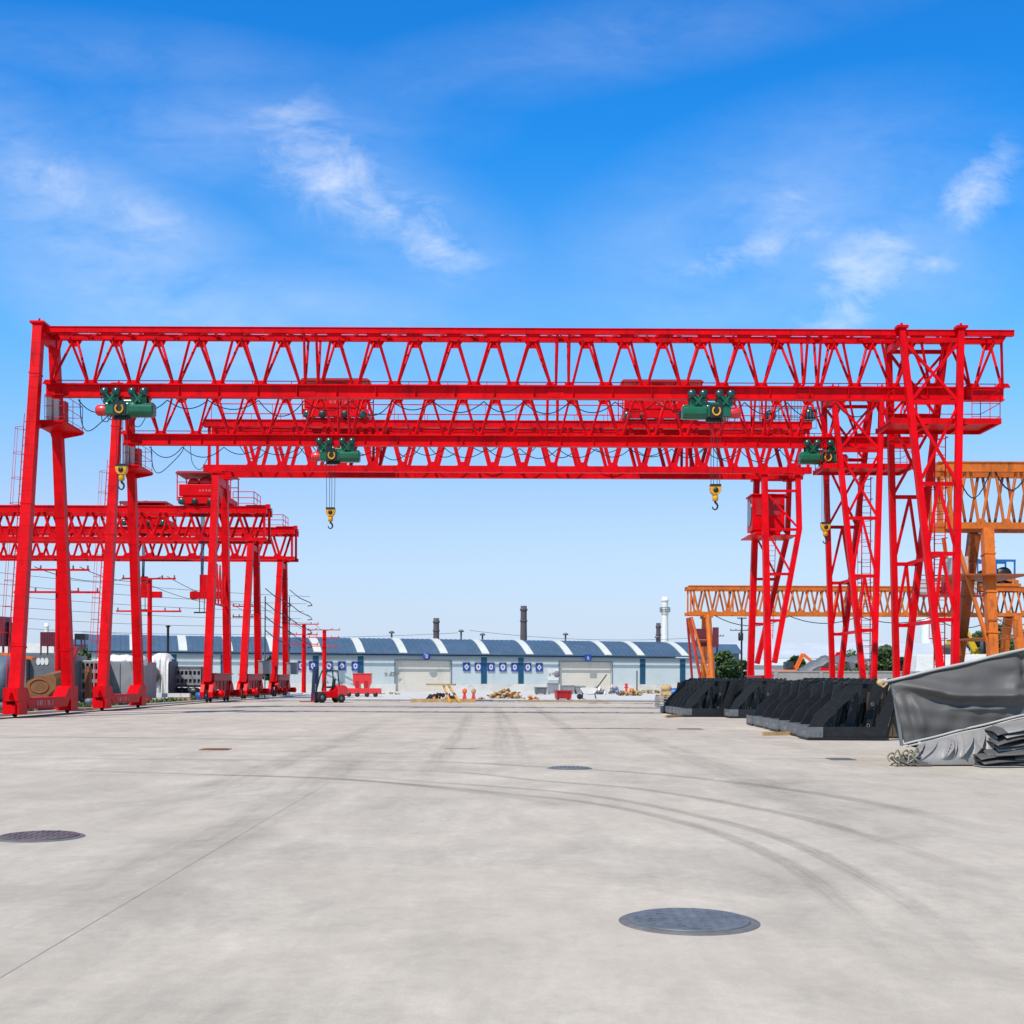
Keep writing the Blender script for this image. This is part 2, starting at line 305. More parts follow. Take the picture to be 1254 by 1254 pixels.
def ribbon(name, pts, wid, m, z):
    # smooth strip on the ground through the given points
    P_ = [Vector(p) for p in pts]; fine = []
    for i in range(len(P_)-1):
        p0 = P_[max(i-1, 0)]; p1 = P_[i]; p2 = P_[i+1]; p3 = P_[min(i+2, len(P_)-1)]
        for k in range(10):
            t = k/10; fine.append(.5*((2*p1)+(p2-p0)*t+(2*p0-5*p1+4*p2-p3)*t*t+(3*p1-p0-3*p2+p3)*t**3))
    fine.append(P_[-1]); vs = []; d = 0; uv = []
    for i, p in enumerate(fine):
        t = (fine[min(i+1, len(fine)-1)]-fine[max(i-1, 0)]).normalized(); nn = Vector((-t.y, t.x, 0))
        if i: d += (p-fine[i-1]).length
        vs += [Vector((p.x, p.y, z))+nn*wid/2, Vector((p.x, p.y, z))-nn*wid/2]; uv += [(d, 0), (d, 1)]
    fs = [(2*i, 2*i+1, 2*i+3, 2*i+2) for i in range(len(fine)-1)]
    me = bpy.data.meshes.new(name); me.from_pydata(vs, [], fs); ul = me.uv_layers.new(name='UVMap')
    uf = me.uv_layers.new(name='fade')
    for lp in me.loops: ul.data[lp.index].uv = uv[lp.vertex_index]; uf.data[lp.index].uv = (uv[lp.vertex_index][0]/d, 0)
    me.materials.append(M[m]); o = bpy.data.objects.new(name, me); COL.objects.link(o); tag(o, kind='structure'); return o
def g_(*pp): return [G(*p) for p in pp]
zz = [.0030]
def nz(): zz[0] += .0004; return zz[0]
for tr, wd in (([(30, 949), (350, 951), (520, 962), (640, 974), (740, 986), (850, 1011), (950, 1050), (1040, 1112), (1100, 1190)], .24),
               ([(360, 946), (640, 966), (760, 980), (900, 1010), (1000, 1045), (1130, 1118), (1230, 1200)], .24),
               ([(300, 940), (540, 945), (660, 956), (780, 966), (900, 985), (1000, 1006), (1100, 1036), (1254, 1092)], .26),
               ([(420, 926), (640, 938), (800, 948), (960, 966), (1100, 990), (1254, 1030)], .35),
               ([(0, 942), (200, 947), (420, 955), (600, 972), (700, 990)], .3)):
    ribbon('tyre_mark', g_(*tr), wd, 'skid', nz())
for x0, wd, d0, d1 in ((-.35, .55, 17, 75), (.05, .35, 20, 60), (-1.5, .5, 14, 60), (-4.2, .8, 9, 50), (1.6, .6, 24, 80), (-2.9, 1.0, 7, 26), (3.4, .9, 9, 40)):
    ribbon('tyre_mark', [(x0+(.02*d0), d0, 0), (x0+.3, (d0+d1)/2, 0), (x0, d1, 0)], wd, 'smudge', nz())
for i in range(22):   # long sweeping traces of trucks crossing the yard
    d = random.uniform(22, 92); xx = random.uniform(-26, 8); ln = random.uniform(8, 30)
    ribbon('tyre_mark', [(xx, d, 0), (xx+ln/2, d+random.uniform(-.6, .6), 0), (xx+ln, d+random.uniform(-1.5, 1.5), 0)], random.uniform(.15, .7), 'smudge' if i % 2 else 'skid', nz())
j = MB()
for d, a, b in ((24.4, -60, 60), (47.5, -19, 30), (66.5, -19, 30), (88.0, -19, 40)):
    k = a
    while k < b:
        j.add([(k, d-.012+random.uniform(-.004, .004), .0022), (k+3, d-.012, .0022), (k+3, d+.015, .0022), (k, d+.015+random.uniform(-.004, .004), .0022)], [(0, 1, 2, 3)]); k += 3
for x, d0, d1 in ((-2.5, 3, 20), (-9.5, 3, 90), (9.2, 3, 90)):
    k = d0
    while k < d1: j.add([(x-.002, k, .0022), (x+.002+random.uniform(0, .002), k, .0022), (x+.003, k+1.5, .0022), (x-.002, k+1.5, .0022)], [(0, 1, 2, 3)]); k += 1.5
tag(j.build('expansion_joints', 'joint'), kind='structure')
ribbon('damp_patch', g_((664, 892), (740, 892), (822, 893)), .95, 'damp', .0026)
ribbon('damp_patch', g_((540, 917), (590, 917)), .35, 'damp', .0028)
M['verge'] = mat('bare_verge', (.22, .20, .16), .95, var=.35, scale=.6, grime=(.10, .13, .04), grime_amt=.8)
mb = MB(); mb.box(-90, -19.45, 26, 122, -.2, .035); tag(mb.build('verge', 'verge'), kind='structure')
mb = MB()
k = 26
while k < 122: mb.box(-19.44, -19.2, k, k+1.97, -.1, .10); k += 2
M['kerbstone'] = mat('kerb_concrete', (.55, .53, .49), .85, var=.15)
tag(mb.build('kerb', 'kerbstone'), kind='structure')
# crane rails let into the yard
for x in (-18.0, 16.5):
    mb = MB(); mb.box(x-.035, x+.035, 30, 118, .002, .045); mb.box(x-.09, x+.09, 30, 118, .001, .012)
    tag(mb.build('crane_rail', 'red_old' if 0 else 'black', loc=(x, 30, 0)), ('dark steel crane rail along the left kerb under the box legs' if x < 0 else 'dark steel crane rail on the right behind the black frames'), 'rail')
# pale apron in front of the warehouse
M['apron'] = mat('apron_concrete', (.56, .54, .50), .85, var=.12, scale=.3)
mb = MB(); mb.add([(-19.1, 92, .0015), (60, 100, .0015), (60, 175, .0015), (-60, 145, .0015)], [(0, 1, 2, 3)]); tag(mb.build('pavement', 'apron'), kind='structure')
# manhole covers
def manhole(px, d, r, label, tint):
    x = (px-CX)*d/F; t = thing('manhole_cover', label, 'manhole cover', (x, d, 0), 0)
    a = MB(); a.lathe((0, 0, .0), [(r*1.04, 0), (r*1.02, .004), (r, .006), (r*.93, .012)], 40); a.build('rim', 'mh_rim', t, local=True)
    b = MB(); b.lathe((0, 0, .0125), [(r*.9, 0), (r*.9, .006), (r*.88, .008)], 40)
    for i in range(9):
        for k in range(9):
            u, v = (i-4)*r*.19, (k-4)*r*.19
            if math.hypot(u, v) < r*.8: b.cbox((u, v, .022), (r*.11, r*.05, .006), rot=(i+k) % 2*pi/2)
    b.build('lid', tint, t, local=True)
M['mh_rim'] = mat('cast_iron_rim', (.15, .145, .14), .7, metal=.1, var=.3, scale=6)
M['mh_lid'] = mat('cast_iron_lid', (.13, .105, .105), .6, metal=.2, var=.4, scale=4, grime=(.34, .09, .07), grime_amt=.9)
M['mh_blue'] = mat('blue_iron_lid', (.15, .165, .18), .55, metal=.3, var=.3, scale=4, grime=(.25, .25, .24), grime_amt=.6)
manhole(49, 11.9, .40, 'round iron manhole cover with worn red paint at the left of the yard', 'mh_lid')
manhole(845, 7.86, .42, 'round grey manhole cover nearest to the viewer', 'mh_blue')
manhole(698, 21.4, .37, 'small round bluish manhole cover in the middle of the yard', 'mh_blue')
for px, py, ww, hh, lb in ((264, 918, 34, 4, 'long narrow drain plate in the left part of the yard'), (845, 893, 30, 3, 'thin steel plate lying before the far black frames'), (1030, 930, 30, 4, 'dark flat plate in the ground near the grey tarpaulin')):
    g = G(px, py); s = g.y/F; mb = MB(); mb.box(g.x-ww*s/2, g.x+ww*s/2, g.y-.25, g.y+.25, .001, .014)
    for q in range(5): mb.box(g.x-ww*s/2+.06, g.x+ww*s/2-.06, g.y-.2+q*.09, g.y-.17+q*.09, .014, .02)
    tag(mb.build('drain_cover', 'rust' if px < 300 else 'dgrey', loc=(g.x, g.y, 0)), lb, 'drain cover')
# ================================================================ beam gantries with hoists (front two cranes)
SA = .0319
def zig(a, b, n, r):
    mb = MB()
    return mb
def ladder(name, root, p, q, side, out, m='red', w=.42, cage=True, rung=.32, r=.018, cd=.62):
    # ladder from p (bottom) to q (top); side = rung direction, out = cage direction
    p, q, side, out = Vector(p), Vector(q), Vector(side).normalized(), Vector(out).normalized(); mb = MB(); Ln = (q-p).length; d = (q-p)/Ln
    for k in (-1, 1): mb.tube(p+side*k*w/2, q+side*k*w/2, r*1.3, n=5)
    t = .2
    while t < Ln: mb.tube(p+d*t-side*w/2, p+d*t+side*w/2, r, n=4); t += rung
    l = mb.build(name, m, root)
    if cage:
        c = MB(); t = 2.2; hoops = []
        while t < Ln:
            c0 = p+d*t; pts = [c0-side*w/2]+[c0-side*cos(a)*w*.8+out*(.05+sin(a)*cd) for a in [pi*k/8 for k in range(9)]]+[c0+side*w/2]
            c.path(pts, r*.9, 4); hoops.append(pts); t += 1.0
        for i in (2, 5, 8):
            c.path([h[i] for h in hoops], r*.8, 4)
        c.build('ladder_cage', m, l)
    return l
def railing(root, pts, h=1.05, m='red', r=.02, parent=None):
    mb = MB(); pts = [Vector(p) for p in pts]
    for a, b in zip(pts, pts[1:]):
        for k in (h, h*.55, .12): mb.tube(a+Vector((0, 0, k)), b+Vector((0, 0, k)), r if k != .12 else r*.8, n=5)
        n = max(1, int((b-a).length/1.0))
        for i in range(n+1):
            c = a+(b-a)*i/n; mb.tube(c, c+Vector((0, 0, h)), r, n=5)
    return mb.build('railing', m, parent or root)
def wheel(mb, c, r, w): mb.lathe(c, [(r*.3, -w/2-.02), (r*.75, -w/2), (r, -w*.3), (r, w*.3), (r*.75, w/2), (r*.3, w/2+.02)], 18, 'x')
def festoon(x0, x1, y, z, step, sag, r, rnd):
    mb = MB(); x = x0
    while x < x1:
        x2 = min(x+step*rnd.uniform(.8, 1.2), x1); sg = sag*rnd.uniform(.6, 1.2)
        mb.path([(x+(x2-x)*t/9, y+rnd.uniform(-.01, .01), z-sg*4*(t/9)*(1-t/9)) for t in range(10)], r, 5); x = x2
    return mb
def smooth(pts, n=6):
    P_ = [Vector(p) for p in pts]; o = []
    for i in range(len(P_)-1):
        a, b, c, d = P_[max(i-1, 0)], P_[i], P_[i+1], P_[min(i+2, len(P_)-1)]
        for k in range(n): t = k/n; o.append(.5*((2*b)+(c-a)*t+(2*a-5*b+4*c-d)*t*t+(3*b-a-3*c+d)*t**3))
    return o+[P_[-1]]
def carriage(root, X, d0, m='red', marks=True, seed=1, ya=-3.45, yb=3.15):
    # low travelling end carriage on a rail; ya..yb along the rail
    y0, y1 = d0+ya, d0+yb
    mb = MB(); pts = [(y0, .62), (y0, 1.12), (y0+1.0, 1.12), (y0+1.25, .72), (y1-1.55, .72), (y1-.95, 1.15), (y1, 1.15), (y1, .62), (y1-.95, .60), (y1-1.3, .33), (y0+1.15, .33), (y0+.95, .62)]
    mb.prism(pts, 'x', X-.27, X+.27); mb.box(X-.31, X+.31, y0+1.3, y1-1.6, .70, .735)
    c = mb.build('end_carriage', m, root)
    if marks:
        g = MB(); glyphs(g, (X+.2735, y0+2.0, .43), (0, 1, 0), (0, 0, 1), 7, .19, random.Random(seed)); g.build('lettering', 'mark', c)
    for k, yy in enumerate((y0+.45, y1-.5)):
        h = MB(); h.box(X-.30, X-.16, yy-.42, yy+.42, .14, .618); h.box(X+.16, X+.30, yy-.42, yy+.42, .14, .618); h.prism([(yy-.5, .16), (yy-.5, .5), (yy-.42, .5), (yy-.42, .16)], 'x', X-.2, X+.2); h.build('wheel_housing', m, c)
        wb = MB(); wheel(wb, (X, yy, .26), .22, .14); wb.build('wheel', 'black', c)
        mo = MB(); sg = -1; mo.lathe((X-.34, yy, .42), [(.05, 0), (.15, -.02), (.16, -.30), (.12, -.40)], 12, 'x'); mo.build('drive_motor', 'navy' if k else 'bluegrey', c)
    for yy in (y0-.02, y1+.02):
        b = MB(); b.tube((X, yy, .87), (X, yy+(-.22 if yy < d0 else .22), .87), .09, n=10); b.build('buffer', 'cone' if 0 else m, c)
    return c
def box_leg(root, p, q, w0, w1, m='red', fine=False, name='leg'):
    mb = MB(); mb.beam(p, q, w0, w0*1.05, w1, w1*1.05); p, q = Vector(p), Vector(q)
    for t in (.12, .5, .86):
        c = p+(q-p)*t; d = (q-p).normalized()*.035; w_ = w0+(w1-w0)*t+.05; mb.beam(c-d, c+d, w_, w_)
    if fine:
        for i in range(30): t = .03+i*.0315; c = p+(q-p)*t; w_ = w0+(w1-w0)*t; d = (q-p).normalized()*.006; mb.beam(c-d, c+d, w_+.012, w_*1.05+.012)
    return mb.build(name, m, root)
def gantry_beam_crane(d0):
    root = thing('gantry_crane', 'foremost red gantry crane, the widest and tallest truss reaching across the whole yard', 'gantry crane', (-.7, d0, 0), 0, 'red truss gantry cranes spanning the yard')
    rnd = random.Random(3); hw = .56; zt, zb = 15.06, 13.05
    secs = [[79, 131.5, 184, 236.5, 289, 341], [408, 456.6, 505, 554, 603, 651], [717.6, 765.5, 813.5, 861, 909, 957], [1025, 1072.7, 1121, 1169, 1220]]
    X = lambda p: (p-CX)*SA
    xl, xr = X(40), X(1238)
    for s_ in (-1, 1):
        mb = MB(); y = d0+s_*hw; mb.box(xl, xr, y-.10, y+.10, zt-.11, zt+.09); mb.box(xl, xr, y-.13, y+.13, zt+.09, zt+.115)
        for sec in secs:
            for p in sec: mb.prism([(X(p)-.3, zt-.11), (X(p)+.3, zt-.11), (X(p)+.16, zt-.36), (X(p)-.16, zt-.36)], 'y', y-.03, y+.03)
        mb.build('top_chord', 'red', root)
    # I-section running beam
    mb = MB(); a, b = X(50), X(1233)
    mb.box(a, b, d0-.17, d0+.17, zb-.03, zb+.03); mb.box(a, b, d0-.03, d0+.03, zb-.46, zb-.03); mb.box(a, b, d0-.17, d0+.17, zb-.50, zb-.46)
    x = a+.6
    while x < b: mb.box(x-.008, x+.008, d0-.155, d0+.155, zb-.46, zb-.03); x += 1.55
    for xx in (X(370), X(677), X(985)): mb.box(xx-.25, xx+.4, d0-.05, d0-.03, zb-.42, zb-.07)
    bot = []
    for sec in secs: bot += [(u+v)/2 for u, v in zip(sec, sec[1:])]
    bot += [55, 1244-12]
    for p in bot: mb.prism([(X(p)-.30, zb+.03), (X(p)+.30, zb+.03), (X(p)+.2, zb+.19), (X(p)-.2, zb+.19)], 'y', d0-.05, d0+.05)
    for p in (366, 389, 673, 696, 978, 1004): mb.prism([(X(p)-.2, zb+.03), (X(p)+.2, zb+.03), (X(p)+.12, zb+.17), (X(p)-.12, zb+.17)], 'y', d0-.05, d0+.05)
    mb.build('running_beam', 'red', root)
    def dg(pt, pb):
        for s_ in (-1, 1):
            m_ = MB(); m_.tube((X(pt), d0+s_*hw, zt-.10), (X(pb), d0+s_*.06, zb+.1), .055, n=7); m_.build('diagonal_brace', 'red', root)
    for sec in secs:
        for u, v in zip(sec, sec[1:]):
            mid = (u+v)/2; dg(u+3, mid-4); dg(v-3, mid+4)
    dg(77, 56)
    for q in (3, 1): pass
    for a_, b_ in ((341, 408), (651, 717.6), (957, 1025)):
        dg(a_+3, a_+22); dg(a_+30, a_+29); dg(b_-22+0, b_-22); dg(b_-3, b_-17)
    dg(1223, 1231)
    lc = MB(); xs = [xl+.2]; x = xl+.2; k = 0
    while x < xr-1:
        x2 = x+.85; s_ = 1 if k % 2 else -1; lc.beam((x, d0-s_*hw*.9, zt), (x2, d0+s_*hw*.9, zt), .05, .05)
        if k % 4 == 0: lc.beam((x, d0-hw*.9, zt+.01), (x, d0+hw*.9, zt+.01), .07, .06)
        x = x2; k += 1
    lc.build('top_lacing', 'red', root)
    hr = MB(); z = zb+.24; hr.tube((X(60), d0+.3, z), (X(1228), d0+.3, z), .02, n=5); x = X(60)
    while x < X(1228): hr.tube((x, d0+.3, zb), (x, d0+.3, z), .018, n=4); hr.tube((x, d0+.1, zb), (x, d0+.3, zb), .018, n=4); x += 1.55
    hr.build('handrail', 'red', root)
    festoon(X(85), X(1080), d0+.42, zb-.5, 1.75, .55, .02, rnd).build('festoon_cable', 'cable', root)
    # left: a pair of box legs leaning together
    for s_ in (-1, 1):
        foot = (-18.02, d0+s_*2.85-.15, .95); top = (-18.02, d0+s_*.82, zt+.12)
        box_leg(root, foot, top, .42, .36, fine=True)
    mb = MB(); mb.box(-18.17, -17.87, d0-.60, d0+.60, zt-.42, zt-.12); mb.box(-18.3, -17.75, d0-1.08, d0+1.08, zt+.14, zt+.22); mb.tube((-18.05, d0-.7, zt+.2), (-18.05, d0-.7, zt+.40), .045, n=7); mb.build('leg_head', 'red', root)
    carriage(root, -18.05, d0, 'red', True, 4)
    pl = MB(); zp = 11.42
    pl.box(-18.4, -17.05, d0-.8, d0+1.6, zp, zp+.08)
    for yy in (d0-.75, d0+1.5): pl.prism([(-18.4, zp+.001), (-17.05, zp+.001), (-17.1, zp-.06), (-18.3, zp-.30)], 'y', yy, yy+.07)
    p_ = pl.build('service_platform', 'red', root)
    railing(root, [(-17.8, d0-.76, zp+.08), (-17.1, d0-.76, zp+.08), (-17.1, d0+1.55, zp+.08), (-18.0, d0+1.55, zp+.08)], 1.0, parent=p_, r=.014)
    for i, (x, w_, mm) in enumerate(((-17.72, .2, 'cabinet'), (-17.48, .2, 'cabinet'), (-17.25, .18, 'red_old'))):
        c = MB(); c.box(x-w_/2, x+w_/2, d0-.55+i*.1, d0-.15+i*.1, zp+.081, zp+1.0-.04*i); c.box(x-w_/2+.02, x+w_/2-.02, d0-.565+i*.1, d0-.55+i*.1, zp+.16, zp+.94-.04*i); c.build('electrical_cabinet', mm, p_)
    fb = MB(); fb.path(smooth([(-16.8, d0+.3, zb-.5), (-16.7, d0+.3, zb-1.5), (-16.3, d0+.2, zb-1.75), (-15.4, d0+.2, zb-.9), (-15.2, d0+.2, zb-.5)]), .02, 5); fb.build('supply_cable', 'cable', root); fb = MB(); fb.path(smooth([(-14.9, d0+.2, zb-.5), (-14.8, d0+.2, zb-1.3), (-14.4, d0+.2, zb-1.6), (-14.0, d0+.2, zb-.9)]), .016, 5); fb.build('supply_cable', 'cable', root)
    ladder('ladder', root, (-18.36, d0-2.9, 1.0), (-18.34, d0-1.22, 11.6), (0, 1, 0), (-1, 0, 0), w=.4, cd=.34, r=.012)
    # right: two forked lattice legs standing on narrow feet
    foot = 16.55; tl, tr = 15.42, 17.72
    lv = [12.2, 9.0, 6.3, 3.8]
    for s_ in (-1, 1):
        yb, yt = d0+s_*2.95-.1, d0+s_*.84; zf = .95
        Y = lambda z: yb+(yt-yb)*(z-zf)/(zt-zf)
        XL = lambda z: 16.33+(tl-16.33)*(z-zf)/(zt-zf) if s_ < 0 else 16.45+(tl-16.45)*min(1, (z-zf)/(zt-zf))
        def XR(z): return foot+.18+(tr-foot-.18)*(z-zf)/(zt-zf)
        for fx in (XL, XR):
            mb = MB(); mb.beam((fx(zf), yb, zf), (fx(zt), yt, zt+.1),   .24, .26, .23, .24); c = Vector((fx(zt), yt, zt+.12)); mb.box(c.x-.22, c.x+.22, c.y-.2, c.y+.2, zt+.10, zt+.2); mb.tube(c, c+Vector((0, 0, .2)), .05, n=7); mb.build('leg', 'red', root)
        for z in lv+[zt-.35]:
            mb = MB(); mb.beam((XL(z), Y(z), z), (XR(z), Y(z), z), .13, .15, side=(0, 1, 0)); mb.build('leg_brace', 'red', root)
        for z0, z1, fl in ((lv[0], zt-.35, 0), (lv[1], lv[0], 1), (lv[2], lv[1], 0), (lv[3], lv[2], 1)):
            xm = (XL(z1)+XR(z1))/2
            for xa in (XL, XR):
                mb = MB()
                if z1-z0 > 2.9 or z0 == lv[0]: mb.beam((xa(z0), Y(z0), z0), ((XR if xa is XL else XL)(z1), Y(z1), z1), .10, .10, side=(0, 1, 0))
                else: mb.beam((xa(z0), Y(z0), z0), (xm, Y(z1), z1), .10, .10, side=(0, 1, 0))
                mb.build('leg_brace', 'red', root)
    for xx in (tl, tr):
        mb = MB(); mb.beam((xx, d0-.66, zt-.35), (xx, d0+.66, zt-.35), .2, .26); mb.build('leg_head', 'red', root)
    for z, yy in ((6.3, 1.9), (3.8, 2.3)):
        mb = MB(); mb.beam((16.6, d0-yy, z), (16.6, d0+yy, z), .12, .14); mb.build('leg_brace', 'red', root)
    carriage(root, foot, d0, 'red', False, 5, -3.5, 3.3)
    zp = 11.5; pl = MB(); pl.box(14.9, 19.12, d0-1.3, d0+.75, zp, zp+.05)
    for x in (15.0, 16.4, 17.9, 19.05): pl.box(x-.05, x+.05, d0-1.3, d0+.75, zp-.12, zp+.001)
    for yy in (d0-1.335, d0+.75): pl.box(14.9, 19.12, yy, yy+.035, zp-.12, zp+.10)
    p_ = pl.build('service_platform', 'red', root)
    railing(root, [(15.0, d0-1.3, zp+.05), (15.0, d0+.72, zp+.05), (19.08, d0+.72, zp+.05), (19.08, d0-1.28, zp+.05), (18.0, d0-1.28, zp+.05)], 1.15, parent=p_, r=.018)
    ladder('ladder', root, (17.35, d0+.35, 1.0), (17.35, d0+.35, 11.25), (1, 0, 0), (0, 1, 0), w=.42)
    return root
craneA = gantry_beam_crane(49.9)
craneB = copy_tree(craneA); craneB.location.y += 10.2
craneB['label'] = 'second red gantry crane from the front, standing just behind the foremost one'
# ---------------------------------------------------------------- green electric hoists
def hoist(px, d0, mir, hook_px, rope_len, label):
    X0 = (px-CX)*d0/F; zb = 13.05-.50; root = thing('electric_hoist', label, 'hoist', (X0, d0, zb), 0, 'green electric hoists hanging from crane beams')
    def L_(x, y, z): return (X0+mir*x, d0+y, zb+z)
    def bx(m_, x0, x1, y0, y1, z0, z1): m_.box(min(X0+mir*x0, X0+mir*x1), max(X0+mir*x0, X0+mir*x1), d0+y0, d0+y1, zb+z0, zb+z1)
    # drum casing
    m_ = MB(); pr = [(cos(a)*.33, sin(a)*.31) for a in [pi/8+k*pi/4 for k in range(8)]]
    xs = sorted((X0+mir*.08, X0+mir*1.03)); m_.prism([(d0-.05+y, zb-.50+z) for y, z in pr], 'x', xs[0], xs[1]); m_.build('drum_casing', 'green', root, bevel=.05)
    m_ = MB(); bx(m_, .99, 1.05, -.30, .2, -.72, -.27); m_.build('end_cover', 'green', root, bevel=.03)
    m_ = MB(); bx(m_, -.85, .10, -.28, .22, -.72, -.26); bx(m_, -.62, .5, -.2, .12, -.30, -.12); m_.build('gearbox', 'green', root, bevel=.04)
    m_ = MB(); m_.lathe(L_(-.84, -.05, -.52), [(.20, 0), (.22, -.08*mir), (.22, -.34*mir), (.15, -.42*mir), (.05, -.43*mir)], 18, 'x'); m_.build('hoist_motor', 'red_motor', root)
    m_ = MB(); bx(m_, -.52, -.02, -.325, -.285, -.76, -.24); bx(m_, -.56, .1, -.1, .05, -.88, -.72); m_.build('rope_guide', 'black', root)
    m_ = MB(); c = Vector(L_(-.27, -.345, -.5)); pts = [c+Vector((sin(a)*.15, 0, -cos(a)*.17)) for a in [-2.5+k*.5 for k in range(11)]]; m_.path(pts, .035, 8); m_.build('yellow_emblem', 'yellow', root)
    for x in (-.62, .46):
        f = MB(); bx(f, x-.30, x+.30, -.23, -.19, -.30, .12); bx(f, x-.30, x+.30, .19, .23, -.30, .12); bx(f, x-.1, x+.1, -.19, .19, -.3, -.16); t_ = f.build('trolley_plate', 'green', root)
        for dx in (-.2, .2):
            for sy in (-1, 1):
                w_ = MB(); w_.lathe(L_(x+dx*1.15, sy*.15 if 0 else sy*.24, .19-.02), [(.05, -.05*sy), (.15, -.04*sy), (.175, 0), (.175, .08*sy), (.13, .16*sy), (.03, .18*sy)], 18, 'y'); w_.build('wheel', 'teal', t_)
        a_ = MB(); a_.beam(L_(x-.12, -.30, -.25), L_(x+.25, -.36, .16), .08, .07, side=(0, 1, 0)); a_.beam(L_(x+.1, -.30, -.25), L_(x-.22, -.36, .16), .08, .07, side=(0, 1, 0)); a_.build('trolley_arm', 'green', t_)
    m_ = MB(); m_.path([L_(-1.05, -.1, -.7), L_(-1.0, -.1, -.95), L_(-.8, -.1, -.98), L_(-.6, -.15, -.72)], .018, 5); m_.path([L_(-.72, -.3, -.7), L_(-.7, -.33, -.9), L_(-.55, -.33, -.95), L_(-.45, -.3, -.74)], .018, 5); m_.path([L_(-.95, -.3, .15), L_(-.98, -.32, -.1), L_(-.85, -.3, -.32)], .015, 5); m_.build('control_cable', 'cable', root)
    # ropes and hook block
    hx = (hook_px-CX)*d0/F; z1 = zb-.74-rope_len
    for k in range(4):
        o_ = (-.21, -.07, .07, .21)[k]; m_ = MB(); m_.tube((hx+o_*.95, d0+(-.12, .06, -.1, .08)[k], zb-.74), (hx+o_*.85, d0+(-.05, .05)[k % 2], z1), .013, n=5, caps=False); m_.build('wire_rope', 'cable', root)
    m_ = MB(); pr = [(-.2, 0), (.2, 0), (.23, -.1), (.2, -.26), (.1, -.38), (-.1, -.38), (-.2, -.26), (-.23, -.1)]
    m_.prism([(hx+x, z1+z+.02) for x, z in pr], 'y', d0-.13, d0+.13); m_.lathe((hx, d0, z1-.38), [(.09, .02), (.12, -.03), (.12, -.17), (.08, -.22)], 14); hb = m_.build('hook_block', 'yellow', root, bevel=.02)
    m_ = MB(); m_.box(hx-.21, hx+.21, d0-.15, d0+.15, z1-.02, z1+.06); m_.lathe((hx, d0-.14, z1-.17), [(.02, -.02), (.10, -.015), (.10, .29), (.02, .295)], 14, 'y'); m_.build('sheave_guard', 'black', hb)
    m_ = MB(); z2 = z1-.6; pts = [(hx, d0, z2+.05), (hx, d0, z2-.05)]+[(hx-.01+sin(a)*.105, d0, z2-.2-cos(a)*-.135) for a in [.1+k*.5 for k in range(10)]]
    for i in range(len(pts)-1): m_.tube(pts[i], pts[i+1], .05-.0025*i, .05-.0025*(i+1), n=8)
    m_.build('hook', 'black', hb)
    return root
hoist(156, 49.9, 1, 148, 1.95, 'green hoist with red motor at the left end of the foremost beam')
hoist(866, 49.9, -1, 875, 2.65, 'green hoist right of the middle on the foremost beam, its hook hanging before the sky')
hoist(413, 60.1, 1, 404, 2.25, 'green hoist on the second beam, left of the middle, below the left red trolley')
hoist(1004, 60.1, -1, 1010, 2.85, 'green hoist at the right end of the second beam, partly behind a crane leg')
# ================================================================ double girder truss cranes with trolleys on top
def girder_pair(root, x0, x1, d0, hw, zt, th, zb, bh, node0, step, m, dw, joints=(), lower=True, tube=False, mdark=None):
    for s_ in (-1, 1):
        y = d0+s_*hw; mb = MB(); mb.box(x0, x1, y-.20, y+.20, zt-th, zt); mb.box(x0, x1, y-.26, y+.26, zt, zt+.03); mb.box(x0+.1, x1-.1, y-.03, y+.03, zt+.03, zt+.11)
        mb.box(x0, x1, y-.25, y+.25, zt-th-.03, zt-th)
        mb.build('top_chord', m, root)
        mb = MB(); mb.box(x0, x1, y-.17, y+.17, zb+bh*.66 if lower else zb, zb+bh)
        if lower:
            mb.box(x0+.1, x1, y-.24, y+.24, zb+bh*.60, zb+bh*.66-.003); mb.box(x0+.6, x1-.3, y-.14, y+.14, zb, zb+bh*.60-.003)
        x = node0
        while x < x1-.4: mb.prism([(x-.34, zb+bh), (x+.34, zb+bh), (x+.20, zb+bh+.24), (x-.20, zb+bh+.24)], 'y', y-.15, y-.11); x += step
        mb.build('bottom_chord', m, root)
    x = node0; a = zt-th; b = zb+bh
    while x < x1-.2:
        for s_ in (-1, 1):
            y = d0+s_*hw
            for e in (-1, 1):
                xt = x+e*(step/2-.16)
                if xt < x0 or xt > x1: continue
                mb = MB()
                if tube: mb.tube((x+e*.12, y, b), (xt, y, a), dw/2, n=8)
                else: mb.beam((x+e*.14, y, b), (xt, y, a), dw*.75, dw, side=(0, 1, 0))
                mb.build('diagonal_brace', m if (mdark is None or s_ < 0) else mdark, root)  # far-side braces can take a darker colour that stands in for shade
        x += step
    for xx in [x0+.35]+list(joints)+[x1-.2]:
        for s_ in (-1, 1):
            mb = MB(); mb.beam((xx, d0+s_*hw, zb+bh), (xx, d0+s_*hw, zt-th), .17, .17); mb.build('end_post', m, root)
    mb = MB()
    for z in (zt-th*.5, zb+bh*.8):
        x = x0+.3; k = 0
        while x < x1-.3 :
            if k % 3 == 0 and (z < zt-th or x < x0+1 or x > x1-2): mb.beam((x, d0-hw+.17, z), (x, d0+hw-.17, z), .12, .12)
            x += step/2; k += 1
    mb.build('cross_tie', m, root)
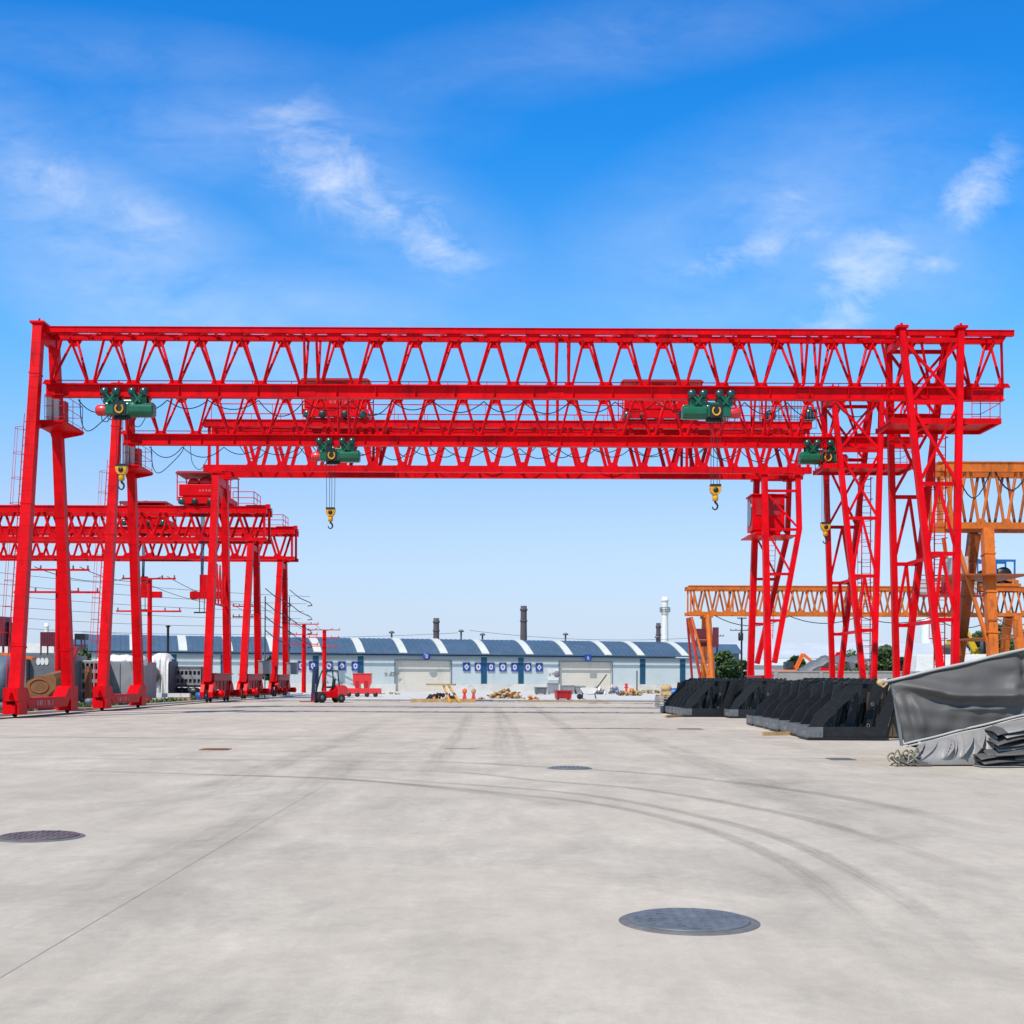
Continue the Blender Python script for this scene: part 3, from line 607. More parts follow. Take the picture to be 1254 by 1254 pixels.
def trolley(px, zr, d0, hw, wid, hgt, label, roof_tilt=0, text=True, cut=None, m='red', group='winch trolleys riding on truss cranes', cable=0):
    x0 = (px-CX)*d0/F-wid/2; x1 = x0+wid; root = thing('winch_trolley', label, 'winch trolley', ((x0+x1)/2, d0, zr), 0, group)
    y0, y1 = d0-hw-.35, d0+hw+.35
    mb = MB(); mb.box(x0+.1, x1-.1, y0, y0+.28, zr+.12, zr+.60); mb.box(x0+.1, x1-.1, y1-.28, y1, zr+.12, zr+.60)
    for x in (x0+.1, (x0+x1)/2-.2, x1-.5): mb.box(x, x+.4, y0+.28, y1-.28, zr+.2, zr+.58)
    mb.build('trolley_frame', m, root)
    b = MB(); b.box(x0+.15, x1-.15, y0+.02, y0+.30, zr+.66, zr+1.5); b.box(x0+.35, x1-.5, y0+.30, y1-.5, zr+.62, zr+1.35); bd = b.build('winch_housing', m, root, bevel=.04)
    if text: g = MB(); glyphs(g, ((x0+x1)/2-.35, y0+.015, zr+.95), (1, 0, 0), (0, 0, 1), 6, .17, random.Random(int(px))); g.build('lettering', 'mark', bd)
    for x in (x0+.35, x0+1.3, x1-1.5, x1-.4):
        w_ = MB(); w_.lathe((x, y0-.02, zr+.26), [(.06, -.06), (.2, -.05), (.24, 0), (.24, .12), (.18, .16)], 16, 'y'); w_.build('wheel', 'teal' if x in (x0+.35, x1-.4) else 'black', root); w_ = MB(); w_.lathe((x, y1-.16, zr+.26), [(.2, 0), (.24, .03), (.24, .12), (.18, .16)], 16, 'y'); w_.build('wheel', 'black', root)
    for x, r in ((x0+wid*.28, .42), (x0+wid*.5, .50), (x0+wid*.72, .38)):
        d_ = MB(); d_.lathe((x, d0, zr+1.35+r*.5), [(r*.5, -hw*.75), (r*1.12, -hw*.75), (r*1.12, -hw*.68), (r*.85, -hw*.66), (r*.85, hw*.5), (r*1.1, hw*.52), (r*1.1, hw*.6)], 20, 'y'); d_.build('winch_drum', 'red_old', root)
    ps = MB()
    for y in (y0-.02, y1-.05):
        ps = MB()
        for x in (x0, x1-.07): ps.box(x, x+.07, y, y+.07, zr+.3, zr+hgt-.02)
        ps.box(x0, x1, y+.002, y+.062, zr+1.62, zr+1.67); ps.build('roof_frame', m, root)
    r_ = MB(); r_.prism([(x0-.08, zr+hgt-.08), (x1+.08, zr+hgt-.08), (x1-.1, zr+hgt+.06), (x0+.06, zr+hgt+.06)], 'y', y0-.15, y1+.15); r_.build('roof', m if 0 else 'red_old', root)
    if cable:
        c = MB(); xx = (x0+x1)/2-.5
        for k in range(4): c.tube((xx+k*.09, d0, zr+.3), (xx+k*.05, d0, zr-cable), .028, n=5)
        c.build('hoist_cable', 'blue_cable', root)
        h = MB(); zz_ = zr-cable; h.box(xx-.05, xx+.45, d0-.2, d0+.2, zz_-.9, zz_+.5); h.box(xx-.75, xx+1.6, d0-.25, d0+.25, zz_-1.25, zz_-.75); h.tube((xx-.5, d0, zz_-.7), (xx-.5, d0, zz_-1.3), .2, n=10); hb = h.build('lifting_beam', m, root)
        k = MB(); 
        for dx in (-.1, .25): k.tube((xx+dx, d0, zz_-1.25), (xx+dx, d0, zz_-2.2), .03, n=5)
        k.box(xx-.5, xx+.7, d0-.06, d0+.06, zz_-2.3, zz_-2.2); k.build('spreader', 'black', hb)
    return root
# --- third red crane
dC = 80.4
root = thing('gantry_crane', 'third red gantry crane with a low double truss girder carrying two roofed trolleys', 'gantry crane', (0, dC, 0), 0, 'red truss gantry cranes spanning the yard')
girder_pair(root, -18.75, 19.3, dC, 1.15, 17.62, .36, 14.45, .40, -15.7, 1.88, 'red', .22, (-8.35, -7.9, 11.5, 12.1), lower=False)
hr = MB(); x = -18.2
for y in (dC-1.45, dC+1.45):
    hr.tube((-18.2, y, 18.62), (19, y, 18.62), .035, n=5); x = -18.2
    while x < 19: hr.tube((x, y-.0, 17.6), (x, y, 18.62), .025, n=4); x += 1.9
hr.build('handrail', 'red', root)
festoon(-17, 18, dC+.2, 16.75, 2.6, 1.1, .028, random.Random(8)).build('festoon_cable', 'cable', root)
for s_ in (-1, 1):
    box_leg(root, (-18.05, dC+s_*2.85-.05, 1.25), (-17.95, dC+s_*1.2, 14.38), .46, .42)
    hd = MB(); hd.box(-18.35, -17.5, dC+s_*1.2-.32, dC+s_*1.2+.32, 14.30, 14.445); hd.build('leg_head', 'red', root)
mb = MB(); mb.beam((-17.95, dC-1.2, 13.9), (-17.95, dC+1.2, 13.9), .35, .5); mb.prism([(dC-.9, 13.7), (dC+.9, 13.7), (dC, 12.6)], 'x', -18.0, -17.9); mb.build('leg_brace', 'red', root)
mb = MB(); pts = [(-18, dC-1.9+k*.42, (8.7 if k % 2 else 6.2)) for k in range(10)]
for a, b in zip(pts, pts[1:]): mb.beam(a, b, .09, .09)
mb.beam((-18, dC-2.1, 6.15), (-18, dC+2.1, 6.15), .1, .1); mb.build('leg_brace', 'red', root)
def heavy_bogie(root, X, d0, m='red', half=3.0, sc=1.0):
    mb = MB(); y0, y1 = d0-half, d0+half
    mb.box(X-.3, X+.3, y0+.55, y1-.55, 1.35*sc, 1.75*sc); mb.box(X-.42, X+.42, y0+.5, y1-.5, 1.751*sc, 1.82*sc)
    for k in range(5): yy = y0+.9+k*(y1-y0-1.8)/4; mb.box(X+.30, X+.38, yy-.05, yy+.05, .75*sc, 1.349*sc)
    mb.box(X-.18, X+.18, y0+.7, y1-.7, .8*sc, 1.349*sc); c = mb.build('end_carriage', 'red_old' if m == 'red' else m, root)
    for yy in (y0+.35, y1-.75):
        h = MB(); pr = [(yy-.75, .35*sc), (yy-.75, .65*sc), (yy-.45, 1.1*sc), (yy-.05, 1.34*sc), (yy+.35, 1.1*sc), (yy+.7, .65*sc), (yy+.7, .35*sc), (yy+.45, .35*sc), (yy+.2, .62*sc), (yy-.2, .62*sc), (yy-.45, .35*sc)]
        h.prism(pr, 'x', X-.38, X-.14); h.prism(pr, 'x', X+.14, X+.38); h.build('wheel_housing', m, c)
        for dy in (-.48, .45): w_ = MB(); wheel(w_, (X, yy+dy, .32), .28, .16); w_.build('wheel', 'black', c)
        mo = MB(); mo.lathe((X+.62, yy+.2, .55), [(.08, -.2), (.2, -.18), (.22, .25), (.12, .32)], 12, 'x'); mo.build('drive_motor', m, c)
    mo = MB(); mo.lathe((X-.3, y0-.1, .42), [(.1, -.4), (.22, -.36), (.22, .2), (.1, .26)], 12, 'x'); mo.build('drive_motor', 'blue', c)
heavy_bogie(root, -18.02, dC)
for s_ in (-1, 1):
    yt = dC+s_*1.2; yb = dC+s_*2.85; zf, zt = 1.2, 14.36
    Y = lambda z: yb+(yt-yb)*(z-zf)/(zt-zf)
    XI = 16.35; zk = 10.9
    XO = lambda z: 18.45 if z >= zk else 16.7+(18.45-16.7)*(z-2.6)/(zk-2.6)
    mb = MB(); mb.beam((XI-.05, yb, zf), (XI, yt, zt), .40, .42, .36, .4); mb.build('leg', 'red', root)
    mb = MB(); mb.beam((18.45, Y(zk), zk), (18.45, yt, zt), .30, .32); mb.beam((18.45, Y(zk), zk+.02), (16.72, Y(2.6), 2.6), .30, .32, side=(1, 0, 0)); mb.build('leg', 'red', root)
    for z in (13.35, 10.9, 8.1, 5.2):
        mb = MB(); mb.beam((XI, Y(z), z), (XO(z), Y(z), z), .14, .16, side=(0, 1, 0)); mb.build('leg_brace', 'red', root)
    for a, b in (((XI+.2, 13.1), (18.3, 11.1)), ((XI+.2, 10.6), (XO(8.1), 8.2))):
        mb = MB(); mb.beam((a[0], Y(a[1]), a[1]), (b[0], Y(b[1]), b[1]), .11, .11, side=(0, 1, 0)); mb.build('leg_brace', 'red', root)
    hd = MB(); hd.box(XI+.355, 18.095, yt-.12, yt+.12, 14.36, 14.42); hd.box(XI-.35, XI+.35, yt-.3, yt+.3, 14.34, 14.44); hd.box(18.1, 18.8, yt-.3, yt+.3, 14.34, 14.44); hd.build('leg_head', 'red', root)
heavy_bogie(root, 16.3, dC)
ladder('ladder', root, (17.2, dC+1.2, 4.2), (17.3, dC+.8, 11.5), (1, 0, 0), (0, -1, 0), w=.45, cage=False)
mb = MB(); mb.box(15.7, 17.75, dC-.75, dC+.95, 10.95, 13.15); mb.box(15.6, 17.85, dC-.85, dC+1.05, 13.151, 13.25); mb.prism([(dC-.7, 10.7), (dC+.9, 10.7), (dC+.9, 10.945), (dC-.7, 10.945)], 'x', 15.9, 17.5); cab = mb.build('operator_cab', 'red', root, bevel=.05)
mb = MB(); pr = [(dC+.1+.62*cos(a), 12.1+.85*sin(a)) for a in [2*pi*k/16 for k in range(16)]]; mb.prism(pr, 'x', 15.66, 15.697); mb.build('window', 'glass', cab)
mb = MB(); mb.box(15.95, 17.45, dC-.785, dC-.755, 11.9, 12.9); mb.build('window', 'red_old', cab)
mb = MB(); mb.box(15.4, 18.4, dC-1.3, dC+1.5, 10.55, 10.62); mb.build('service_platform', 'red', root)
trolley(413, 17.73, dC, 1.15, 4.2, 2.42, 'red roofed trolley on the third crane, left of the middle, above the small green hoist')
trolley(806, 17.73, dC, 1.15, 5.0, 2.42, 'red roofed trolley on the third crane, right of the middle, left of the green hoist')
# --- two cranes reaching out to the left
def left_crane(dd, xr, label, zt=13.82, zb=11.4):
    root = thing('gantry_crane', label, 'gantry crane', (-18, dd, 0), 0, 'red truss gantry cranes on the left')
    girder_pair(root, -48, xr, dd, 1.0, zt, .40, zb, .26, xr-1.35-1.75*17, 1.75, 'red', .20, (), lower=False, tube=True)
    for s_ in (-1, 1):
        for X in (-18.2, -46):
            box_leg(root, (X-.1, dd+s_*2.85, 1.2), (X+.05, dd+s_*1.0, zb-.02), .48, .42)
            hd = MB(); hd.box(X-.4, X+.4, dd+s_*1.0-.34, dd+s_*1.0+.34, zb-.03, zb-.003 if 0 else zb-.004); hd.build('leg_head', 'red', root)
    for X in (-18.3, -46.1): heavy_bogie(root, X, dd)
    mb = MB(); mb.beam((-18.15, dd-1.0, zb-.45), (-18.15, dd+1.0, zb-.45), .3, .4); mb.build('leg_brace', 'red', root)
    p_ = MB(); p_.box(xr-1.5, xr+.02, dd-1.25, dd+1.25, zt+.115, zt+.15); pl = p_.build('service_platform', 'red', root)
    railing(root, [(xr-2.4, dd-1.2, zt+.15), (xr-.9, dd-1.2, zt+.15), (xr-.9, dd+1.2, zt+.15)], .95, parent=pl, r=.03)
    mb = MB(); mb.box(xr-.05, xr+.25, dd-1.3, dd-.95, zt-.1, zt+.2); mb.tube((xr+.2, dd-1.15, zt-.2), (xr+.2, dd-1.15, zt-.75), .05, n=6); mb.build('end_stop', 'red', root)
    mb = MB(); mb.box(-17.7, -16.9, dd-.3, dd+.6, 1.85, 2.75); mb.box(-17.75, -16.85, dd-.35, dd+.65, 2.751, 2.80); mb.build('electrical_cabinet', 'grey', root)
    return root
left_crane(92.2, -17.0, 'nearer of the two red cranes reaching in from the left edge')
left_crane(104.3, -17.0, 'farthest red crane on the left, its truss end jutting out beyond the one before it', 13.75, 11.2)
trolley(254, 13.93, 92.2, 1.0, 3.9, 2.35, 'red trolley with a flat roof and winch drums on the nearer left crane', cable=5.4)
trolley(181, 13.86, 104.3, 1.0, 3.9, 1.95, 'red trolley with a sloping roof, low behind the truss of the nearer left crane', cable=4.5)
# --- orange cranes on the right
def orange_leg(root, X, dd, zt, spread, w0=.95, m='orange', hw=1.1, slant=.25):
    for s_ in (-1, 1):
        mb = MB(); p = (X+slant, dd+s_*spread, .9); q = (X-slant, dd+s_*hw, zt); mb.beam(p, q, w0*.8, w0*.9, w0, w0); P0, Q0 = Vector(p), Vector(q)
        for t in (.12, .35, .6, .84): c = P0+(Q0-P0)*t; d = (Q0-P0).normalized()*.05; mb.beam(c-d, c+d, w0*1.12, w0*1.12)
        mb.build('leg', m if s_ < 0 else 'rust_shade_orange', root)  # far leg in the darker orange, its shade painted into the colour
    mb = MB(); mb.box(X-.6+slant, X+.6+slant, dd-spread-1, dd+spread+1, .5, .9); mb.build('end_carriage', 'rust_shade_orange', root)
root = thing('gantry_crane', 'rust-streaked orange gantry crane with a tall dense truss running off the right edge', 'gantry crane', (30.8, 82, 0), 0, 'orange truss gantry cranes on the right')
girder_pair(root, 27.7, 62, 82, 1.1, 15.45, .55, 11.25, .40, 28.9, 1.62, 'orange', .2, (28.6,), lower=False, tube=True, mdark='rust_shade_orange')
orange_leg(root, 30.75, 82, 11.22, 3.4, w0=.66, slant=-.2); orange_leg(root, 58, 82, 11.22, 3.4)
lad = MB()
for k in range(26):
    z = 1.4+k*.36; t = (z-.9)/10; x = 30.9+.4*t; y = 82-3.4+2.3*t
    lad.path([(x-.08, y-.15, z), (x+.10, y-.15, z), (x+.10, y+.15, z), (x-.08, y+.15, z)], .02, 4)
lad.build('rungs', 'rust_shade_orange', root)
rnd = random.Random(4)
for xa, st, z0, sg, r in ((31.2, .28, 15.3, 1.6, .05), (33.6, .4, 11.3, 1.6, .035), (28.9, .25, 15.0, 1.8, .04), (37, .5, 11.3, 1.3, .035), (35.5, .35, 15.2, 1.2, .04)): cb = MB(); cb.path([(xa+k*st, 80.8, z0-sg*math.sin(pi*k/9)) for k in range(10)], r, 6); cb.build('festoon_cable', 'cable', root)
pl = MB(); pl.box(28.3, 33, 79.2, 84.6, 8.15, 8.25); pl.box(29.6, 32.2, 79.4, 84.4, 4.15, 4.25); p_ = pl.build('service_platform', 'rust_shade_orange', root)
railing(root, [(30.4, 79.2, 4.25), (32.2, 79.2, 4.25)], 1.1, 'rust_shade_orange', .03, p_)
br = MB(); br.beam((28.9, 81, 10.9), (30.6, 79.2, 3.2), .2, .22); br.beam((28.9, 83, 10.9), (30.5, 84.3, 3.2), .2, .22); br.build('leg_brace', 'orange', root)
cbn = MB(); cbn.box(29.0, 29.8, 81, 83, 8.3, 9.5); cbn.build('electrical_cabinet', 'cabinet', root)
dG = 144
root = thing('gantry_crane', 'low orange gantry crane farther back with a long slender truss behind the red legs', 'gantry crane', (22.5, dG, 0), 0, 'orange truss gantry cranes on the right')
girder_pair(root, 20.9, 66, dG, 1.2, 12.1, .36, 8.85, .38, 22.2, 1.66, 'orange', .22, (21.6, 26), lower=False, tube=True, mdark='rust_shade_orange')
for s_ in (-1, 1):
    yb, yt = dG+s_*3.2, dG+s_*1.2
    mb = MB(); mb.tube((23.4, yb, .9), (23.2, yt, 8.85), .34, n=12); mb.box(22.7, 23.7, yt-.3, yt+.3, 8.55, 8.845); mb.build('leg', 'orange', root)
    mb = MB(); mb.tube((23.2, yb, 1.0), (21.3, yt, 8.6), .17, n=8); mb.build('leg', 'orange', root)
    mb = MB(); mb.tube((22.2, yb+.3, .8), (21.2, yt, 8.6), .14, n=8); mb.build('leg_brace', 'red_old', root)
    for z in (3.5, 6.0): mb = MB(); mb.tube((23.35, yb+(yt-yb)*z/9, z), (21.3+(1.9*(8.6-z)/7.6), yb+(yt-yb)*z/9, z), .10, n=6); mb.build('leg_brace', 'rust_shade_orange', root)
    mb = MB(); mb.beam((58, yb, .9), (58, yt, 8.85), .8, .8); mb.build('leg', 'orange', root)
mb = MB(); mb.box(22.7, 24.0, dG-4.2, dG+4.2, .35, .9); mb.build('end_carriage', 'rust_shade_orange', root)
mb = MB(); mb.box(21.9, 23.0, dG-1.6, dG-.6, 5.3, 7.3); mb.box(23.5, 24.1, dG-3, dG-2.4, 5.2, 7.4); mb.build('electrical_cabinet', 'maroon', root)
festoon(24, 60, dG-1, 8.8, 8, 1.1, .05, random.Random(5)).build('festoon_cable', 'cable', root)
# trolley with a blue guard frame on the low orange crane
x = (1215-CX)*dG/F; t = thing('winch_trolley', 'black machinery under a blue guard frame on the low orange crane', 'winch trolley', (x, dG, 12.2), 0)
mb = MB(); 
for xx in (x-2.3, x-.2, x+1.9):
    for y in (dG-1.3, dG+1.3): mb.box(xx, xx+.16, y-.08, y+.08, 12.45, 15.0)
mb.box(x-2.3, x+2.06, dG-1.4, dG-1.2, 15.001, 15.25); mb.box(x-2.3, x+2.06, dG+1.2, dG+1.4, 15.001, 15.25); mb.box(x-1.6, x-.2, dG-1.2, dG+1.2, 15.0, 15.2); mb.build('guard_frame', 'blue', t)
mb = MB(); mb.lathe((x-.9, dG, 13.3), [(.3, -1), (.85, -.95), (.85, -.8), (.6, -.78), (.6, .6), (.9, .62), (.9, .8)], 18, 'y'); mb.lathe((x+.9, dG, 13.5), [(.3, -1), (.95, -.95), (.95, -.8), (.6, -.78), (.6, .6), (.9, .62), (.9, .8)], 18, 'y'); mb.build('winch_drum', 'black', t)
mb = MB(); mb.box(x-2.2, x-1.4, dG-.8, dG+.6, 12.6, 13.9); mb.box(x+1.0, x+1.9, dG-.9, dG+.5, 12.6, 13.0); mb.cbox((x+.3, dG-.9, 12.9), (1.6, .3, .25), tilt=.5); mb.build('motor', 'black', t)
mb = MB(); mb.box(x-2.6, x+2.7, dG-1.4, dG+1.4, 12.25, 12.55); mb.cbox((x+1.7, dG-1.3, 12.9), (1.5, .2, .4), tilt=.3); mb.build('trolley_frame', 'orange', t)
# cab and pale cabinets on the deck of the low orange crane
x = (1140-CX)*dG/F; t = thing('machine_deck', 'deck with pale pink cabinets and a railing beside the orange crane, behind the red legs', 'machine deck', (x, dG-2, 11.2), 0)
mb = MB(); mb.box(x-2.6, x+5.0, dG-3.6, dG-1.6, 10.95, 11.15); mb.build('deck', 'red_old', t)
for xx, ww, hh in ((x-1.6, 2.3, 1.7), (x+3.2, 1.5, 3.9), (x+.9, 1.0, 1.5)):
    mb = MB(); mb.box(xx-ww/2, xx+ww/2, dG-3.3, dG-2, 11.151, 11.15+hh); mb.box(xx-ww/2+.15, xx-.05, dG-3.34, dG-3.301, 11.35, 11.0+hh); mb.box(xx+.05, xx+ww/2-.15, dG-3.34, dG-3.301, 11.35, 11.0+hh); mb.build('electrical_cabinet', 'cabinet' if hh < 4 and hh != 1.5 else 'red_old', t)
railing(t, [(x-2.6, dG-3.6, 11.15), (x+5, dG-3.6, 11.15)], 2.1, 'black', .045)
# dark caged winch behind the second crane's right end (on the third crane's girder end)
x = (962-CX)*dC/F; t = thing('winch_cage', 'grey wire cage with teal motors on the right end of the third crane', 'winch cage', (x, dC, 17.75), 0)
mb = MB()
for k in range(22): mb.tube((x-2+k*.2, dC-1.3, 17.75), (x-2+k*.2, dC-1.3, 19.15), .02, n=4)
for z in (17.8, 18.5, 19.15): mb.tube((x-2, dC-1.3, z), (x+2.2, dC-1.3, z), .03, n=4); mb.tube((x-2, dC+1.3, z), (x+2.2, dC+1.3, z), .03, n=4)
for k in range(8): mb.tube((x-2+k*.6, dC+1.3, 17.75), (x-2+k*.6, dC+1.3, 19.15), .02, n=4)
mb.build('wire_cage', 'dgrey', t)
mb = MB(); mb.lathe((x+1.3, dC, 18.25), [(.2, -1), (.45, -.9), (.45, .3), (.2, .4)], 14, 'y'); pass; mb.build('motor', 'teal', t); mb = MB(); mb.lathe((x-1.2, dC, 18.15), [(.2, -1), (.36, -.9), (.36, .3), (.2, .4)], 14, 'y'); mb.build('motor', 'teal', t)
M['dim_wall'] = mat('blue_grey_wall', (.33, .38, .43), .7, var=.08, scale=.1)
# ================================================================ warehouse
TH = radians(17); YW = 157.5
wh = thing('warehouse', 'long low pale warehouse with a curved blue roof, white skylight strips and two roller doors', 'warehouse', (0, YW, 0), TH)
def wu(px):   # position along the wall for a picture column
    k = (px-CX)/F; return k*YW/(cos(TH)-k*sin(TH))
M['roof_blue'] = mat('blue_roof_sheet', (.065, .115, .18), .5, var=.10, scale=.3, grime=(.16, .20, .25), grime_amt=.4, streaks=1)
M['wall_pale'] = mat('pale_wall_sheet', (.53, .60, .61), .6, var=.05, scale=.25, grime=(.36, .39, .39), grime_amt=.35, streaks=1)
M['wall_lintel'] = mat('grey_wall_band', (.37, .43, .46), .6, var=.06, scale=.3)
M['shutter'] = mat('roller_shutter', (.72, .67, .58), .6, var=.05, scale=.4, grime=(.35, .33, .30), grime_amt=.4, streaks=1)
M['pil_blue'] = mat('teal_blue_pilaster', (.004, .075, .15), .5, var=.2, scale=.4)
M['sign_blue'] = mat('sign_blue', (.012, .06, .33), .5, var=.08)
M['skylight'] = mat('skylight_sheet', (.62, .64, .58), .5, var=.06, scale=.5)
M['plinth'] = mat('white_plinth', (.66, .64, .60), .8, var=.12, scale=.4, grime=(.35, .33, .3), grime_amt=.5)
U0, U1 = wu(112), wu(869); ZE, ZR, HW = 4.35, 6.55, 6.2
mb = MB(); d1 = sorted((wu(484), wu(552))); d2 = sorted((wu(685), wu(749))); DH = 3.75
segs = [(U0, d1[0]), (d1[1], d2[0]), (d2[1], U1)]
for a, b in segs: mb.box(a, b, 0, .2, .95, ZE-.5)
mb.box(U0, U1, 12.0, 12.2, 0, ZE-.5); mb.box(U0, U0+.2, .2, 12, 0, ZE-.5); mb.box(U1-.2, U1, .2, 12, 0, ZE-.5)
x = U0+2
while x < U1-1:
    if not any(a-.1 < x < b+.1 for a, b in (d1, d2)): mb.box(x-.03, x+.03, -.012, -.001, .96, ZE-.52)
    x += 1.9
mb.build('wall', 'wall_pale', wh, local=True)
mb = MB(); mb.box(U0, U1, -.02, 12.2, ZE-.499, ZE); mb.build('wall_band', 'wall_lintel', wh, local=True)
mb = MB()
for a, b in segs: mb.box(a, b, -.25, .22, 0, .94)
mb.build('plinth', 'plinth', wh, local=True)
prof = [(12.1*k/16-.35+.0*k, ZE+.02+(ZR-ZE)*math.sin(pi*(k+.6)/17.2)) for k in range(17)]
mb = MB(); n = len(prof)
vs = []; fs = []
for x in (U0-.4, U1+.4):
    vs += [(x, y, z) for y, z in prof]+[(x, y, z-.12) for y, z in prof]
for i in range(n-1): fs += [(i, i+1, 2*n+i+1, 2*n+i), (n+i, 3*n+i, 3*n+i+1, n+i+1)]
fs += [tuple(range(n))+tuple(range(2*n-1, n-1, -1)), tuple(range(2*n, 3*n))+tuple(range(4*n-1, 3*n-1, -1)), (0, n, 3*n, 2*n), (n-1, 3*n-1, 4*n-1, 2*n-1)]
mb.add(vs, fs)
x = U0
while x < U1:   # standing seams
    for (ya, za), (yb, zb_) in zip(prof[:9], prof[1:10]): mb.beam((x, ya, za+.02), (x, yb, zb_+.02), .05, .05)
    x += .62
mb.box(U0-.4, U1+.4, -.52, -.40, ZE-.12, ZE+.02)
roof = mb.build('roof', 'roof_blue', wh, local=True)
for px in (164, 224, 280, 335, 388.7, 441.6, 493.4, 543, 594, 648, 696, 744, 784, 838):
    u = wu(px); mb = MB()
    for (ya, za), (yb, zb_) in zip(prof[:-1], prof[1:]): mb.beam((u, ya, za+.05), (u, yb, zb_+.05), .95, .09)
    mb.build('skylight', 'skylight', roof, local=True)
for a, b in (d1, d2):
    mb = MB(); z = .05
    mb.box(a, b, .3, .34, 0, DH); 
    while z < DH-.1: mb.box(a+.02, b-.02, .28, .299, z, z+.15); z += .18
    sh = mb.build('roller_door', 'shutter', wh, local=True)
    mb = MB(); mb.box(a-.12, a-.001, -.06, .35, 0, DH); mb.box(b+.001, b+.12, -.06, .35, 0, DH); mb.box(a-.12, b+.12, -.06, .25, DH+.001, DH+.18 if 0 else ZE-.50); mb.build('door_frame', 'bluegrey', sh, local=True)  # real frame, its dark colour also standing in for the shadow line overhead
for a, b in ((383, 390), (438, 445), (589, 596), (634.5, 641), (783.5, 790), (832.5, 839), (330, 336), (270, 276), (210, 216)):
    mb = MB(); mb.box(wu(a), wu(b), -.06, -.02 if 0 else -.021, .95, ZE-.02); mb.build('pilaster', 'pil_blue', wh, local=True)
rg = random.Random(11)
def ring_sign(px, kind):
    u = wu(px); s_ = .46; z0 = 2.50; mb = MB(); mb.box(u-s_, u+s_, -.12, -.07, z0, z0+1.08); sg = mb.build('sign_panel', 'sign_blue', wh, local=True)
    g = MB(); c = (u, z0+.54); k = 4 if kind == 0 else 12
    o_ = []; i_ = []
    for i in range(k if kind != 2 else 6):
        kk = k if kind != 2 else 6; a = 2*pi*i/kk+(0 if kind == 0 else pi/2); rx, rz = (.30, .42) if kind != 2 else (.27, .40); o_.append((c[0]+rx*cos(a), c[1]+rz*sin(a))); i_.append((c[0]+.10*cos(a), c[1]+.17*sin(a)))
    m_ = len(o_); vs = [(p[0], -.130, p[1]) for p in o_]+[(p[0], -.130, p[1]) for p in i_]+[(p[0], -.121, p[1]) for p in o_]+[(p[0], -.121, p[1]) for p in i_]
    fs = []
    for i in range(m_):
        j_ = (i+1) % m_; fs += [(i, j_, m_+j_, m_+i), (2*m_+i, 3*m_+i, 3*m_+j_, 2*m_+j_), (i, 2*m_+i, 2*m_+j_, j_)]
    g.add(vs, fs); g.build('character', 'mark', sg, local=True)
for i, px in enumerate((369, 383, 402.5, 418.5, 435, 571, 585.5, 601, 615.5, 630, 646, 660)): ring_sign(px, (1, 2, 1, 0, 2, 0, 1, 2, 1, 2, 1, 0)[i])
def number(ch, px, z, rnd_):
    u = wu(px); mb = MB()
    if rnd_: mb.lathe((u, -.60, z), [(.02, -.02), (.46, -.02), (.46, .05)], 24, 'y')
    else: mb.box(u-.45, u+.45, -.62, -.55, z-.45, z+.45)
    sg = mb.build('door_number', 'sign_blue', wh, local=True)
    cu = bpy.data.curves.new('digit', 'FONT'); cu.body = ch; cu.size = .72; cu.extrude = .01; cu.align_x = 'CENTER'; cu.align_y = 'CENTER'
    to = bpy.data.objects.new('digit_tmp', cu); me = bpy.data.meshes.new_from_object(to); bpy.data.objects.remove(to)
    me.materials.clear(); me.materials.append(M['mark']); o = bpy.data.objects.new('digit', me); COL.objects.link(o); o.parent = sg; o.location = (u, -.64, z); o.rotation_euler = (pi/2, 0, 0)
number('8', 521, ZE-.10, True); number('6', 718, ZE-.10, False)
g = MB(); glyphs(g, (wu(471), -.03, 1.9), (1, 0, 0), (0, 0, 1), 3, .4, rg); glyphs(g, (wu(479), -.03, 1.9), (1, 0, 0), (0, 0, 1), 2, .5, rg); g.build('lettering', 'mark_grey', wh, local=True)
g = MB(); g.box(wu(671), wu(684), -.05, -.015, 1.4, 2.9); b_ = g.build('notice_board', 'white', wh, local=True); g = MB(); glyphs(g, (wu(672), -.065, 2.0), (1, 0, 0), (0, 0, 1), 3, .35, rg); g.lathe((wu(681.5), -.07, 2.2), [(.1, 0), (.42, 0), (.42, .01)], 12, 'y'); g.build('lettering', 'mark_grey', b_, local=True)
for px, h in ((492, .7), (580, 1.0), (607, .6), (712, .8), (828, .6)):   # roof ventilators
    u = wu(px); mb = MB(); mb.tube((u, 6, ZR-.1), (u, 6, ZR+h), .12, n=8); mb.lathe((u, 6, ZR+h), [(.3, 0), (.42, .05), (.25, .25), (.05, .32)], 12); mb.build('ventilator', 'dgrey', roof, local=True)
# ================================================================ far background
def chimney(px, pt, w_, d, m, label, band=True):
    p = P(px, pt, d); r = w_*d/F/2; t = thing('chimney', label, 'chimney', (p.x, d, 0), 0)
    mb = MB(); mb.lathe((p.x, d, 0), [(r*1.35, 0), (r*1.05, p.z*.75), (r, p.z-1.2)], 20); mb.build('shaft', m, t)
    mb = MB(); mb.lathe((p.x, d, p.z-1.2), [(r, .001), (r*1.25, .1), (r*1.25, .5), (r*1.02, .55), (r*1.02, 1.2), (r*.8, 1.2), (r*.8, .4)], 20); 
    if band: mb.lathe((p.x, d, p.z*.80), [(r*1.04, 0), (r*1.22, .05), (r*1.22, .4), (r*1.04, .45)], 20)
    mb.build('rim', m, t)
    return t
chimney(534, 757, 7, 300, 'brick', 'short dark chimney behind the warehouse roof, left of the tall dark one')
chimney(641, 742, 7.5, 300, 'brick', 'tall dark brick chimney behind the middle of the warehouse')
